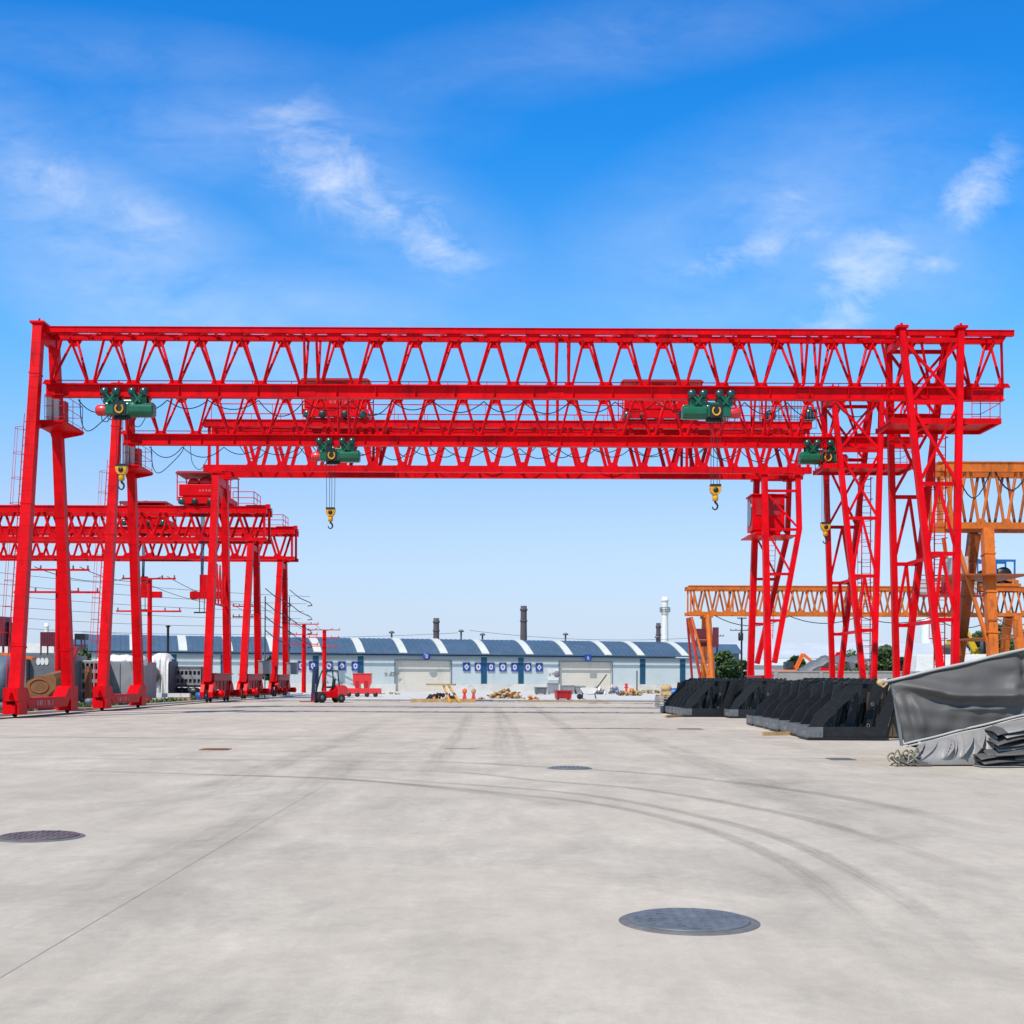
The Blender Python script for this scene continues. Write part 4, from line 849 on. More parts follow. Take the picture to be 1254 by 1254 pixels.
chimney(806, 763, 5.5, 310, 'brick', 'slim dark chimney close beside the white chimney')
t = chimney(814, 731, 7.5, 330, 'white', 'white chimney with a railed top behind the right end of the warehouse')
p = P(814, 731, 330); railing(t, [(p.x+1.3*cos(a), 330+1.3*sin(a), p.z-4) for a in [k*pi/4 for k in range(9)]], 1.2, 'dgrey', .08)
chimney(1135, 757, 14, 420, 'white', 'wide pale chimney far behind the red legs on the right', False)
chimney(57, 763, 5, 330, 'white', 'thin pale chimney far off at the left behind the maroon box', False)
# long pale-roofed building at the right
def shed(x0, x1, y0, y1, zr, ze, label, name='factory_building', mr='palewall', mw='dgrey'):
    t = thing(name, label, 'building', ((x0+x1)/2, y0, 0), 0)
    mb = MB(); mb.box(x0, x1, y0, y1, 0, ze); mb.build('wall', mw, t)
    mb = MB(); ym = (y0+y1)/2; mb.prism([(y0-.5, ze+.01), (ym, zr), (y1+.5, ze+.01)], 'x', x0-.5, x1+.5); mb.build('roof', mr, t)
    mb = MB(); x = x0+2
    while x < x1-3: mb.box(x, x+2.2, y0-.06, y0-.01, ze*.45, ze*.75); x += 4.5
    mb.build('window', 'bluegrey', t); return t
p1 = P(868, 800, 380); p2 = P(1330, 800, 380)
shed(p1.x, p2.x, 380, 420, 13.5, 8.2, 'very long pale-roofed factory hall on the horizon behind the red legs', mw='dim_wall')
p1 = P(872, 810, 260); p2 = P(1010, 810, 260); shed(p1.x, p2.x, 260, 280, 6.2, 4.6, 'low whitish shed behind the dark bushes at the right end of the warehouse', mw='palewall', mr='skylight')
p1 = P(855, 800, 195); p2 = P(905, 800, 195)
shed(p1.x, p2.x, 195, 205, 7.2, 5.6, 'small building with a teal roof just right of the warehouse', mr='roof_blue', mw='bluegrey')
# grey yard wall on the right
def ywall(name, a, b, h, th, m, label, cope=.12):
    a, b = Vector((a[0], a[1], 0)), Vector((b[0], b[1], 0)); t = thing(name, label, 'wall', a, math.atan2(b.y-a.y, b.x-a.x)); Ln = (b-a).length
    mb = MB(); mb.box(0, Ln, 0, th, 0, h); mb.build('wall_body', m, t, local=True)
    mb = MB(); mb.box(-.05, Ln+.05, -.06, th+.06, h+.001, h+cope); k = 0
    while k < Ln: mb.box(k, k+.3, -.08, -.003, 0, h); k += 4
    mb.build('coping', m, t, local=True)
M['wall_grey'] = mat('rendered_wall', (.30, .285, .27), .9, var=.15, scale=.5, grime=(.2, .19, .17), grime_amt=.5, streaks=1)
a = P(948, 830, 110); b = P(1420, 830, 110); ywall('yard_wall', (a.x, 110), (b.x, 112), 2.25, .25, 'wall_grey', 'low grey rendered wall behind the black frames on the right')
a = P(0, 800, 200); b = P(135, 800, 200)
t = thing('factory_building', 'low building with a long white parapet at the far left behind the leg bases', 'building', (a.x-25, 175, 0), 0)
mb = MB(); mb.box(a.x-25, b.x, 175, 190, 0, 4.9); mb.build('wall', 'dim_wall', t); mb = MB(); mb.box(a.x-25.2, b.x+.2, 174.7, 190.2, 4.901, 6.2); mb.build('parapet', 'white', t)
mb = MB(); x = a.x-24
while x < b.x-3: mb.box(x, x+2.4, 174.93, 174.98, 1.5, 3.6); x += 5
mb.build('window', 'bluegrey', t)
# maroon boxes standing on frames behind the left cranes
for px0, px1, y0, y1, d, lb in ((49, 76, 774, 791, 150, 'maroon box container raised on posts, between the first left legs'), (91, 104, 776, 783, 152, 'small dark container raised on posts, right of the first pair of left legs'), (-14, 4, 755, 791, 140, 'tall maroon container cut by the left edge of the view'), (3, 11, 762, 791, 141, 'narrow dark container against the tall maroon one at the left edge')):
    a = P(px0, y1, d); b = P(px1, y0, d); t = thing('container', lb, 'container', ((a.x+b.x)/2, d, 0), 0)
    mb = MB(); mb.box(a.x, b.x, d, d+2.4, a.z, b.z); k = a.x+.1
    while k < b.x-.1: mb.box(k, k+.12, d-.05, d-.002, a.z+.1, b.z-.1); k += .3
    mb.build('box_body', 'maroon' if 'dark' not in lb else 'black', t)
    mb = MB(); 
    for xx in (a.x, b.x-.15):
        for yy in (d, d+2.2): mb.box(xx, xx+.15, yy, yy+.15, 0, a.z-.002)
    mb.build('post', 'maroon', t)
a = P(66, 805, 165); b = P(105, 782, 165); t = thing('shed', 'small shed clad in blue sheet between the first pair of left legs', 'shed', ((a.x+b.x)/2, 165, 0)); mb = MB(); mb.box(a.x, b.x, 165, 171, 0, b.z-.8); mb.build('wall', 'bluegrey', t); mb = MB(); mb.prism([(164.5, b.z-.8), (171.5, b.z-.8), (168, b.z)], 'x', a.x-.3, b.x+.3); mb.build('roof', 'roof_blue', t)
# ---------------------------------------------------------------- trees
def tree(px, py_top, d, wpx, label, light=.35, n=2600, name='broadleaf_tree', leaf=.28, trunk=.35):
    p = P(px, py_top, d); H_ = p.z; W_ = wpx*d/F; rnd = random.Random(int(px*7+d)); t = thing(name, label, 'tree', (p.x, d, 0))
    tr = MB(); tr.tube((p.x, d, 0), (p.x+.1, d, H_*.45), trunk*.5, trunk*.32, n=8)
    for k in range(6):
        a = k*1.05+rnd.random(); tr.tube((p.x+.1, d, H_*(.28+.03*k)), (p.x+cos(a)*W_*.32, d+sin(a)*W_*.32, H_*(.55+.06*k)), trunk*.25, trunk*.07, n=6)
    tr.build('trunk', 'bark', t)
    centres = []
    for k in range(16):
        a = rnd.random()*2*pi; r = math.sqrt(rnd.random())*.36*W_; z = H_*(.36+.52*rnd.random()); q = 1-abs(z/H_-.55)*1.1; centres.append((Vector((p.x+cos(a)*r*q, d+sin(a)*r*q, z)), W_*(.13+.1*rnd.random())))
    centres.append((Vector((p.x, d, H_*.86)), W_*.14))
    for nm, mm, frac in (('crown', 'foliage_d', 1-light), ('crown_pale_leaves', 'foliage_l', light)):  # a random share of the leaves takes the lighter green
        c = MB()
        for i in range(int(n*frac)):
            cc, cr = centres[rnd.randrange(len(centres))] 
            v = Vector((rnd.gauss(0, 1), rnd.gauss(0, 1), rnd.gauss(0, 1))).normalized()*cr*(.55+.6*rnd.random())
            o_ = cc+Vector((v.x, v.y, v.z*.85)); 
            if o_.z > H_*1.03 or o_.z < .2: continue
            s_ = leaf*(.6+.8*rnd.random()); u = Vector((rnd.gauss(0, 1), rnd.gauss(0, 1), rnd.gauss(0, .6))).normalized(); w_ = u.orthogonal().normalized()
            c.add([o_-u*s_, o_-w_*s_*.6, o_+u*s_, o_+w_*s_*.6], [(0, 1, 2, 3)])
        c.build('crown', mm, t)
    return t
tree(886, 798, 170, 40, 'dark green bush-like tree beside the orange crane foot, right of the warehouse', .12, 3200)
tree(868, 812, 168, 24, 'small dark shrub left of the dark tree by the orange crane foot', .1, 1600, 'shrub')
tree(905, 807, 172, 30, 'dark green shrub right of the dark tree by the orange crane foot', .15, 1800, 'shrub')
tree(977, 802, 150, 26, 'light green young tree behind the grey wall beside the grey awning', .6, 1600)
tree(1040, 797, 240, 60, 'broad green tree beyond the grey wall, between the leg groups', .45, 2200)
tree(1085, 786, 170, 34, 'round dark green tree between the legs of the second crane', .3, 3000)
tree(1225, 757, 190, 44, 'tall tree at the right edge behind the yellow excavator', .4, 3600)
tree(1198, 766, 230, 34, 'dark tall tree seen left of the tree at the right edge, past the orange leg', .15, 2600)
tree(1248, 778, 180, 26, 'light green tree cut by the right edge', .6, 1800)
tree(1108, 803, 150, 30, 'low green shrub behind the white lorry body', .5, 1500, 'shrub')
tree(1262, 762, 200, 50, 'leafy tree just past the right edge of the view', .4, 2000)
tree(107, 792, 150, 30, 'dark green tree left of the second pair of left legs', .1, 2200)
tree(126, 800, 152, 22, 'small dark tree beside the warehouse left end', .12, 1500)
tree(330, 802, 128, 16, 'small dark potted tree between the far left legs', .2, 1400)
# hedge of yellow flowers spot / orange digger parts over the wall
def excavator(px, py, d, s_, m, label, flip=1):
    p = P(px, py, d); t = thing('excavator', label, 'excavator', (p.x, d, 0)); z = p.z
    mb = MB(); mb.box(p.x-1.6*s_, p.x+1.4*s_, d-1.2, d+1.2, z-2.2*s_, z-.9*s_); mb.build('body', m, t, bevel=.15)
    mb = MB(); mb.box(p.x-.5*s_, p.x+.6*s_, d-1.0, d+.2, z-.899*s_, z+.2*s_); mb.build('cab', 'glass', t, bevel=.08)
    mb = MB(); mb.box(p.x-1.9*s_, p.x+1.7*s_, d-1.4, d-.8, 0, max(.5, z-2.25*s_)); mb.box(p.x-1.9*s_, p.x+1.7*s_, d+.8, d+1.4, 0, max(.5, z-2.25*s_)); mb.build('track', 'black', t, bevel=.2)
    mb = MB(); b0 = Vector((p.x+flip*.8*s_, d-.3, z-1.2*s_)); b1 = b0+Vector((flip*1.2*s_, 0, 2.4*s_)); b2 = b1+Vector((flip*1.7*s_, 0, -1.4*s_)); mb.beam(b0, b1, .5*s_, .4*s_); mb.beam(b1, b2, .35*s_, .3*s_); mb.build('boom', m, t)
    mb = MB(); mb.prism([(b2.x-.4*s_, b2.z), (b2.x+.4*s_, b2.z+.1*s_), (b2.x+.5*s_, b2.z-.8*s_), (b2.x-.1*s_, b2.z-.9*s_)], 'y', d-.8, d+.2); mb.build('bucket', 'dgrey', t)
M['dig_yellow'] = mat('digger_yellow', (.62, .42, .01), .5, var=.15)
excavator(1207, 788, 150, 1.3, 'dig_yellow', 'yellow excavator behind the grey tarpaulin near the right edge', -1)
excavator(964, 812, 135, .8, 'cone', 'small orange digger above the grey wall beside the young tree')
excavator(1008, 810, 140, .8, 'red', 'small red digger above the grey wall beside the grey awning')
# white lorry body
a = P(1120, 818, 130); b = P(1170, 802, 130); t = thing('lorry', 'white box lorry parked behind the grey wall between the right legs', 'lorry', ((a.x+b.x)/2, 130, 0))
mb = MB(); mb.prism([(a.x, 1.0), (b.x+6, 1.0), (b.x+6, b.z+.1), (a.x+.3, b.z)], 'y', 130, 132.4); mb.build('box_body', 'white', t, bevel=.06)
mb = MB(); mb.box(b.x+6.1, b.x+8.2, 130.1, 132.3, .8, 3.1); mb.build('cab', 'white', t, bevel=.15); mb = MB(); mb.box(b.x+7.0, b.x+8.0, 130.06, 130.099, 2.0, 2.9); mb.build('window', 'glass', t)
for xx in (a.x+1.2, a.x+2.6, b.x+7.2): mb = MB(); mb.lathe((xx, 130.2, .5), [(.2, -.1), (.48, -.08), (.5, 0), (.5, .15), (.4, .2)], 18, 'y'); mb.build('wheel', 'tyre', t)
# grey awning with posts
a = P(982, 815, 128); b = P(1060, 815, 128); t = thing('awning', 'grey fabric awning on thin posts above the grey wall', 'awning', ((a.x+b.x)/2, 128, 0))
mb = MB(); zt = P(1020, 805, 128).z; zl = P(982, 820, 128).z; n = 14; vs = []; fs = []
for i in range(n+1):
    x = a.x+(b.x-a.x)*i/n; z = zl+(zt-zl)*min(1, i/5)-.12*math.sin(i*1.9)
    vs += [(x, 127, z-.5), (x, 129.5, z+.15), (x, 132, z-.4)]
for i in range(n): fs += [(3*i, 3*i+3, 3*i+4, 3*i+1), (3*i+1, 3*i+4, 3*i+5, 3*i+2)]
mb.add(vs, fs, True); o = mb.build('canopy', 'dgrey', t); so_ = o.modifiers.new('thickness', 'SOLIDIFY'); so_.thickness = .05
for x in (a.x+.2, (a.x+b.x)/2, b.x-.2): mb = MB(); mb.tube((x, 127.2, 0), (x, 127.2, zl-.1), .06, n=6); mb.build('post', 'dgrey', t)
# ---------------------------------------------------------------- utility poles and wires
def tpole(px, py, d, label, arms=((0, 1.2), (.9, 1.1)), m='red', r=.16, ins=True):
    p = P(px, py, d); t = thing('utility_pole', label, 'utility pole', (p.x, d, 0), 0); H_ = p.z
    mb = MB(); mb.tube((p.x, d, 0), (p.x, d, H_), r, r*.85, n=10); mb.build('pole', m, t)
    for dz, hw_ in arms:
        mb = MB(); mb.box(p.x-hw_, p.x+hw_, d-r-.10, d-r-.01, H_-dz-.10, H_-dz); a_ = mb.build('crossarm', m, t)
        if ins:
            mb = MB()
            for k in (-.95, -.5, .5, .95): mb.lathe((p.x+k*hw_, d-r-.05, H_-dz+.001), [(.03, 0), (.06, .04), (.03, .08), (.055, .12), (.02, .18)], 8)
            mb.build('insulator', 'dgrey', a_)
    return p, H_
tp = [tpole(71, 697, 62.5, 'red pole with two long crossarms beside the first crane leg', ((0, 1.6), (1.1, 2.1))),
      tpole(183, 708, 78, 'red pole with two crossarms right of the second pair of left legs', ((0, 1.65), (2.0, 2.0))),
      tpole(301, 742, 108, 'red pole hidden behind the near leg of the fourth crane', ((0, 1.1), (.9, 1.1))),
      tpole(372, 764, 134, 'slim red pole with three crossarms just left of the forklift', ((0, 1.6), (1.1, 1.5), (2.1, 1.6)), r=.24),
      tpole(397, 771, 149, 'slim red pole with crossarms rising behind the forklift', ((0, 1.9), (.9, 1.8), (1.9, 1.6)), r=.26)]
def wire(a, b, sag, label, r=.02, n=18):
    a, b = Vector(a), Vector(b); pts = [a+(b-a)*t+Vector((0, 0, -sag*4*t*(1-t))) for t in [k/n for k in range(n+1)]]
    mb = MB(); c = (a+b)/2; mb.path(pts, r, 4); o = mb.build('power_line', 'cable', loc=(c.x, c.y, c.z)); tag(o, label, 'power line', 'power lines strung between poles')
for i in range(len(tp)-1):
    (p, h), (q, g2) = tp[i], tp[i+1]
    for dx in (-1.4, 1.4): wire((p.x+dx*.8, p.y-.2, h+.1), (q.x+dx*.6, q.y-.2, g2+.1), .5, 'dark wire on the %s arm ends between red poles %s from the left' % ('left' if dx < 0 else 'right', ('one and two', 'two and three', 'three and four', 'four and five')[i]))
for k in range(6): wire((-62, 90+k*3, 12.5-k*1.0), (-19.5-k*.3, 128, 9.8-k*.75), .9, 'thin dark wire sagging behind the left legs, %s of six such wires' % ('topmost', 'second', 'third', 'fourth', 'fifth', 'lowest')[k], .022)
wire(P(100, 774, 190), P(560, 775, 195), .8, 'long thin wire running just above the left half of the warehouse roof', .035, 40); wire(P(575, 772, 195), P(880, 779, 200), 1.0, 'long thin wire running just above the right half of the warehouse roof', .035, 30)
for px, py, d, lb, am in ((878, 778, 175, 'dark utility pole in front of the dark bushes', ((.05, .9),)), (908, 756, 170, 'dark pole with a transformer and crossarm, left of the third crane right leg', ((1.7, 1.6), (.1, .6)))):
    p, h = tpole(px, py, d, lb, am, 'black', .14)
p, h = P(898, 770, 170), 0; t = thing('transformer', 'grey pole-mounted transformer beside the third crane right leg', 'transformer', (p.x+.9, 170, p.z)); mb = MB(); mb.lathe((p.x+.9, 169.6, p.z-1.6), [(.3, 0), (.34, .1), (.34, 1.0), (.2, 1.1)], 12); mb.build('tank', 'black', t); mb = MB(); mb.tube((p.x+.9, 169.6, p.z-.5), (p.x+.9, 169.6, p.z-.2), .06, n=6); mb.build('bushing', 'dgrey', t)
p = P(190, 768, 120); mb = MB(); mb.tube((p.x+1.2, 120, 0), (p.x+1.2, 120, p.z), .12, n=8); mb.lathe((p.x+1.2, 120, p.z), [(.2, 0), (.25, .1), (.05, .2)], 10); tag(mb.build('lamp_pole', 'black', loc=(p.x+1.2, 120, 0)), 'slim dark pole rising above the warehouse roof left of the third crane', 'pole')
# curled brackets between the far left legs
for dd, px in ((96.5, 322), (108.5, 352)):
    p = P(px, 735, dd); t = thing('cable_bracket', 'row of dark curled cable brackets beside the %s left crane leg' % ('fourth' if dd < 100 else 'fifth'), 'cable bracket', (p.x, dd, 0), 0, 'curled cable brackets by the far left legs')
    mb = MB(); mb.tube((p.x+.15, dd, 0), (p.x+.15, dd, p.z+.3), .05, n=6); mb.build('post', 'dgrey', t)
    for k in range(4):
        z = P(px, 735+k*17, dd).z; mb = MB(); mb.path([(p.x+.15, dd, z+.9), (p.x+1.0, dd, z+.2), (p.x+1.9, dd, z-.2), (p.x+2.1, dd, z-.45), (p.x+1.7, dd, z-.5)], .04, 6); mb.build('bracket_arm', 'dgrey', t)
# ================================================================ forklift
g = G(402, 860.5); fl = thing('forklift', 'red forklift with a dark overhead guard and its mast facing left, in the middle distance', 'forklift', (g.x, g.y, 0), radians(30))
mb = MB(); mb.prism([(-.75, .32), (.75, .32), (1.15, .5), (1.2, 1.0), (.55, 1.12), (.25, .78), (-.55, .72), (-.85, .62)], 'y', -.5, .5); mb.build('chassis', 'red', fl, local=True, bevel=.03)
mb = MB(); mb.prism([(.55, .42), (1.32, .45), (1.36, 1.0), (1.1, 1.16), (.5, 1.16)], 'y', -.52, .52); mb.build('counterweight', 'red_motor', fl, local=True, bevel=.06)
mb = MB()
for y in (-.48, .48): mb.path([(-.72, y, .8), (-.45, y, 1.75), (-.3, y, 2.08), (.55, y, 2.1), (.66, y, 1.1)], .045, 6)
for k in range(7): mb.box(-.32+k*.14, -.26+k*.14, -.46, .46, 2.07, 2.11)
mb.tube((-.3, -.48, 2.08), (-.3, .48, 2.08), .04); mb.tube((.55, -.48, 2.1), (.55, .48, 2.1), .04); mb.build('overhead_guard', 'black', fl, local=True)
mb = MB(); mb.cbox((.18, 0, 1.02), (.5, .5, .12)); mb.cbox((.44, 0, 1.3), (.1, .46, .55), tilt=.15); mb.build('seat', 'black', fl, local=True, bevel=.03)
mb = MB(); mb.tube((-.45, 0, .9), (-.25, 0, 1.28), .03, n=6); pts = [(-.22+.05*cos(a), .17*cos(a), 1.3+.14*sin(a)) for a in [2*pi*k/12 for k in range(13)]]; mb.path(pts, .018, 5); mb.build('steering_wheel', 'black', fl, local=True)
for x, r in ((-.72, .36), (.82, .29)):
    for y in (-.5, .5):
        mb = MB(); mb.lathe((x, y, r), [(r*.6, -.11), (r*.94, -.11), (r, -.06), (r, .06), (r*.94, .11), (r*.6, .11)], 22, 'y'); wv = mb.build('wheel', 'tyre', fl, local=True)
        mb = MB(); mb.lathe((x, y, r), [(.04, -.125), (r*.55, -.10), (r*.58, .10), (.04, .125)], 14, 'y'); mb.build('rim', 'dgrey', wv, local=True)
mb = MB()
for y in (-.32, .32): mb.beam((-1.12, y, .12), (-1.28+.3, y, 2.35), .12, .09, side=(1, 0, 0))
for z in (.5, 1.3, 2.3): mb.beam((-1.09+z*.05, -.32, z), (-1.09+z*.05, .32, z), .08, .1)
ms = mb.build('mast', 'navy', fl, local=True)
mb = MB(); mb.beam((-1.22, 0, .15), (-1.10, 0, 2.2), .05, .58, side=(1, 0, 0)); mb.build('load_panel', 'navy', ms, local=True)
for y in (-.25, .25): mb = MB(); mb.box(-2.15, -1.2, y-.06, y+.06, .05, .10); mb.box(-1.25, -1.19, y-.06, y+.06, .05, .6); mb.build('fork', 'red_old', ms, local=True)
fl.scale = (.84, .9, .95)
# orange cones and hazard posts
def cone(px, py, h, label, group=None, m='cone'):
    g = G(px, py); t = thing('traffic_cone', label, 'traffic cone', (g.x, g.y, 0), 0, group)
    mb = MB(); mb.box(-.25*h, .25*h, -.25*h, .25*h, 0, .05); mb.build('base', m, t, local=True); mb = MB(); mb.lathe((0, 0, .05), [(.19*h, 0), (.12*h, h*.42), (.085*h, h*.66), (.03*h, h)], 14); c = mb.build('cone_body', m, t, local=True)
    mb = MB(); mb.lathe((0, 0, .05), [(.135*h, h*.38), (.10*h, h*.62)], 14); mb.build('reflective_band', 'white', c, local=True)
cone(415, 857, 1.25, 'orange cone standing just right of the forklift'); 
g = G(444, 853.5); t = thing('hoist_frame', 'red trolley frame with an upright block on a long low beam, right of the forklift', 'machine frame', (g.x, g.y, 0), 0)
mb = MB(); mb.box(-1.45, 1.5, -.3, -.1, .25, .72); mb.box(-1.45, 1.5, .5, .7, .25, .72)
for x in (-1.35, -.2, 1.2): mb.box(x, x+.25, -.1, .5, .3, .68)
mb.build('base_beam', 'red_motor', t, local=True)
mb = MB(); mb.prism([(-.75, 1.15), (-.55, .72), (-.2, .72), (-.15, 1.1), (.1, 1.1), (.15, .72), (.5, .72), (.72, 1.15), (.74, 1.9), (-.78, 1.9)], 'y', -.28, .6); mb.box(-.82, .78, -.32, .64, 1.901, 1.96); mb.build('upright_block', 'red_motor', t, local=True)
for x in (-.42, .32): mb = MB(); mb.box(x-.14, x+.14, -.30, -.281, .78, 1.32); mb.build('slot_cover', 'red_old', t, local=True)
for x in (-1.1, -.4, .4, 1.1): mb = MB(); mb.lathe((x, -.32, .2), [(.06, -.06), (.18, -.05), (.2, 0), (.2, .1)], 14, 'y'); mb.build('wheel', 'black', t, local=True)
# ================================================================ rows of black bracket frames
def bracket_frame(label, group):
    t = thing('bracket_frame', label, 'steel frame', (0, 0, 0), 0, group)
    sh = .17  # lean of the posts to the right
    mb = MB(); mb.box(0, 2.02, 0, .09, .07, .34); mb.box(-.02, 2.0, -.07, 1.3, .02, .069); mb.box(0, .06, .09, 1.3, .07, .3); mb.box(.3, 1.9, 1.1, 1.2, .07, .3); mb.build('base_beam', 'frame_black', t, local=True)
    mb = MB(); mb.box(-.02, .36, -.078, .0 if 0 else -.001, .075, .335); mb.box(-.03, -.002, -.07, 1.25, .07, .335); e = mb.build('end_plate', 'dgrey', t, local=True)
    gl = MB(); glyphs(gl, (.0, -.082, .11), (1, 0, 0), (0, 0, 1), 3, .09, random.Random(5), th=.16); glyphs(gl, (-.034, .68, .11), (0, -1, 0), (0, 0, 1), 5, .10, random.Random(9), th=.16); gl.build('lettering', 'mark_grey', e, local=True)
    mb = MB(); mb.prism([(1.66, .341), (1.98, .341), (2.34, 1.42), (2.08, 1.42)], 'y', .0, .05); mb.prism([(1.96, .07), (1.985, .07), (2.36, 1.42), (2.335, 1.42)], 'y', -.05, .10); mb.build('end_post', 'frame_black', t, local=True)
    mb = MB(); mb.prism([(.02, .341), (.36, .341), (.58, .62), (1.26, 1.24), (1.30, 1.42), (1.04, 1.42), (.22, .70)], 'y', .01, .05); mb.build('diagonal_plate', 'frame_black', t, local=True)
    mb = MB(); mb.box(.98, 2.36, .0, .12, 1.421, 1.47); mb.box(1.1, 1.25, .12, 1.35, 1.43, 1.48); mb.box(2.1, 2.3, .12, 1.35, 1.425, 1.49); mb.box(1.25, 2.1, 1.15, 1.3, 1.43, 1.52)
    for k in range(8):
        x = 1.0+k*.185; mb.prism([(x, 1.471), (x+.05, 1.53), (x+.11, 1.53), (x+.15, 1.471)], 'y', .0+.04*(k % 2), .118)
    mb.build('top_channel', 'frame_black', t, local=True)
    rr = random.Random(3)
    for k in range(8):
        x = .55+k*.17; xt = x+.26+.05*(k % 2); y = .25+.13*((k*3) % 8); mb = MB(); a = Vector((x, y, .1)); b = Vector((xt, y+.1, 1.40+.03*(k % 3))); mb.beam(a, b, .17+.03*(k % 2), .05, side=(1, 0, 0)); mb.beam(a+Vector((.08, .06, 0)), b+Vector((.08, .06, 0)), .03, .12, side=(1, 0, 0)); r = mb.build('upright_rib', 'frame_black', t, local=True)
        if k % 2 == 0:
            for f_ in (.62, .2):
                c = a+(b-a)*f_; mb = MB(); mb.path([c+Vector((.035*cos(q), -.055, .045*sin(q))) for q in [2*pi*j/8 for j in range(9)]], .009, 4); mb.build('lifting_ring', 'mark_grey', r, local=True)
    return t
gn = 'black steel bracket frames lined up in the near row'; gf = 'black steel bracket frames lined up in the far rows'
proto = bracket_frame('black steel bracket frame nearest the tarpaulin, its long base beam in full view', gn)
def pos(px, py): return G(px, py)
A0 = pos(992, 906.5); A1 = pos(923, 889)
nA = 7; ORD = ('first', 'second', 'third', 'fourth', 'fifth', 'sixth', 'seventh')
for i in range(nA):
    o = proto if i == 0 else copy_tree(proto); q = A0.lerp(A1, i/(nA-1)); o.location = (q.x+random.uniform(-.05, .05), q.y, 0); o.rotation_euler.z = radians(-2+random.uniform(-2.2, 2.2)*(i > 0)); o.scale = (1, 1, random.uniform(.96, 1.05) if i else 1)
    if i: o['label'] = '%s black bracket frame counting back from the tarpaulin in the near row' % ORD[i]; o['group'] = gn
for r, (p0, p1, n_) in enumerate(((pos(838, 878), pos(813, 873.5), 6), (pos(893, 879.5), pos(868, 873.5), 5))):
    for i in range(n_):
        o = copy_tree(proto); q = p0.lerp(p1, i/(n_-1)); o.location = (q.x+random.uniform(-.04, .04), q.y, 0); o.rotation_euler.z = radians(random.uniform(-2.2, 2.2)); o.scale = (.93, 1, random.uniform(.97, 1.07)); o['group'] = gf
        o['label'] = '%s black bracket frame from the front in the %s' % (ORD[i], ('leftmost row', 'middle row, right of the leftmost row')[r])
for (pa, pb, lb) in (((935, 901), (995, 900), 'yellowish timber batten lying before the near black frames'), ((815, 879), (835, 878), 'short timber batten at the left foot of the far black frames')):
    a, b = G(*pa), G(*pb); mb = MB(); mb.beam((a.x, a.y, .05), (b.x, b.y, .05), .1, .09, side=(0, 0, 1)); tag(mb.build('timber_batten', 'wood', loc=(a.x, a.y, 0)), lb, 'timber')
# brown crates/wood stack between the frames and the tarpaulin
g = G(1104, 905); mb = MB(); 
for k in range(6): mb.box(g.x-.45+k*.17, g.x-.31+k*.17, g.y+.3, g.y+.34, .05, 1.25)
mb.box(g.x-.5, g.x+.6, g.y+.34, g.y+1.4, 0, 1.2); tag(mb.build('plank_crate', 'bark', loc=(g.x, g.y, 0)), 'dark brown plank crate in the gap between the black frames and the tarpaulin', 'crate')
# ================================================================ grey tarpaulin over a stack, folded sheets below
M['tarp'] = mat('tarpaulin', (.098, .092, .090), .55, var=.10, scale=.9, grime=(.12, .12, .12), grime_amt=.3, spec=.35, bump=.06, bscale=3)
M['tarp_hem'] = mat('tarpaulin_hem', (.42, .41, .39), .45, var=.1, scale=3)
M['tarp_light'] = mat('silver_tarpaulin', (.27, .258, .25), .45, var=.14, scale=2, spec=.4)
D0 = 22.9
tl = P(1088, 834, D0+.25); tr = P(1254, 796, D0+.15); bl = P(1108, 911, D0); br_ = P(1254, 876, D0-.1)
tl = Vector(tl); slope = (tr.z-tl.z)/(tr.x-tl.x); XE = 14.2
tz = lambda x: tl.z+slope*(x-tl.x) if x < tr.x+.3 else tl.z+slope*(tr.x+.3-tl.x)-.12*(x-tr.x-.3)
bslope = (br_.z-bl.z)/(br_.x-bl.x); bz = lambda x: bl.z+bslope*(x-bl.x) if x < tr.x+1 else bl.z+bslope*(tr.x+1-bl.x)
tp_ = thing('tarpaulin_cover', 'large grey tarpaulin draped over a tall stack at the right, with a pale rising hem', 'tarpaulin', (tl.x, D0, 0))
NU, NV = 150, 60; vs = []
def fold(a, b, x, z, wd):
    # ridge along the line a-b in (u, v)
    ax, az = a; bx, bz_ = b; dx, dz = bx-ax, bz_-az; L2 = dx*dx+dz*dz; t = max(0, min(1, ((x-ax)*dx+(z-az)*dz)/L2)); d = math.hypot(x-ax-dx*t, z-az-dz*t); return math.exp(-(d/wd)**2)*(.35+.65*math.sin(pi*min(1, max(0, t))))
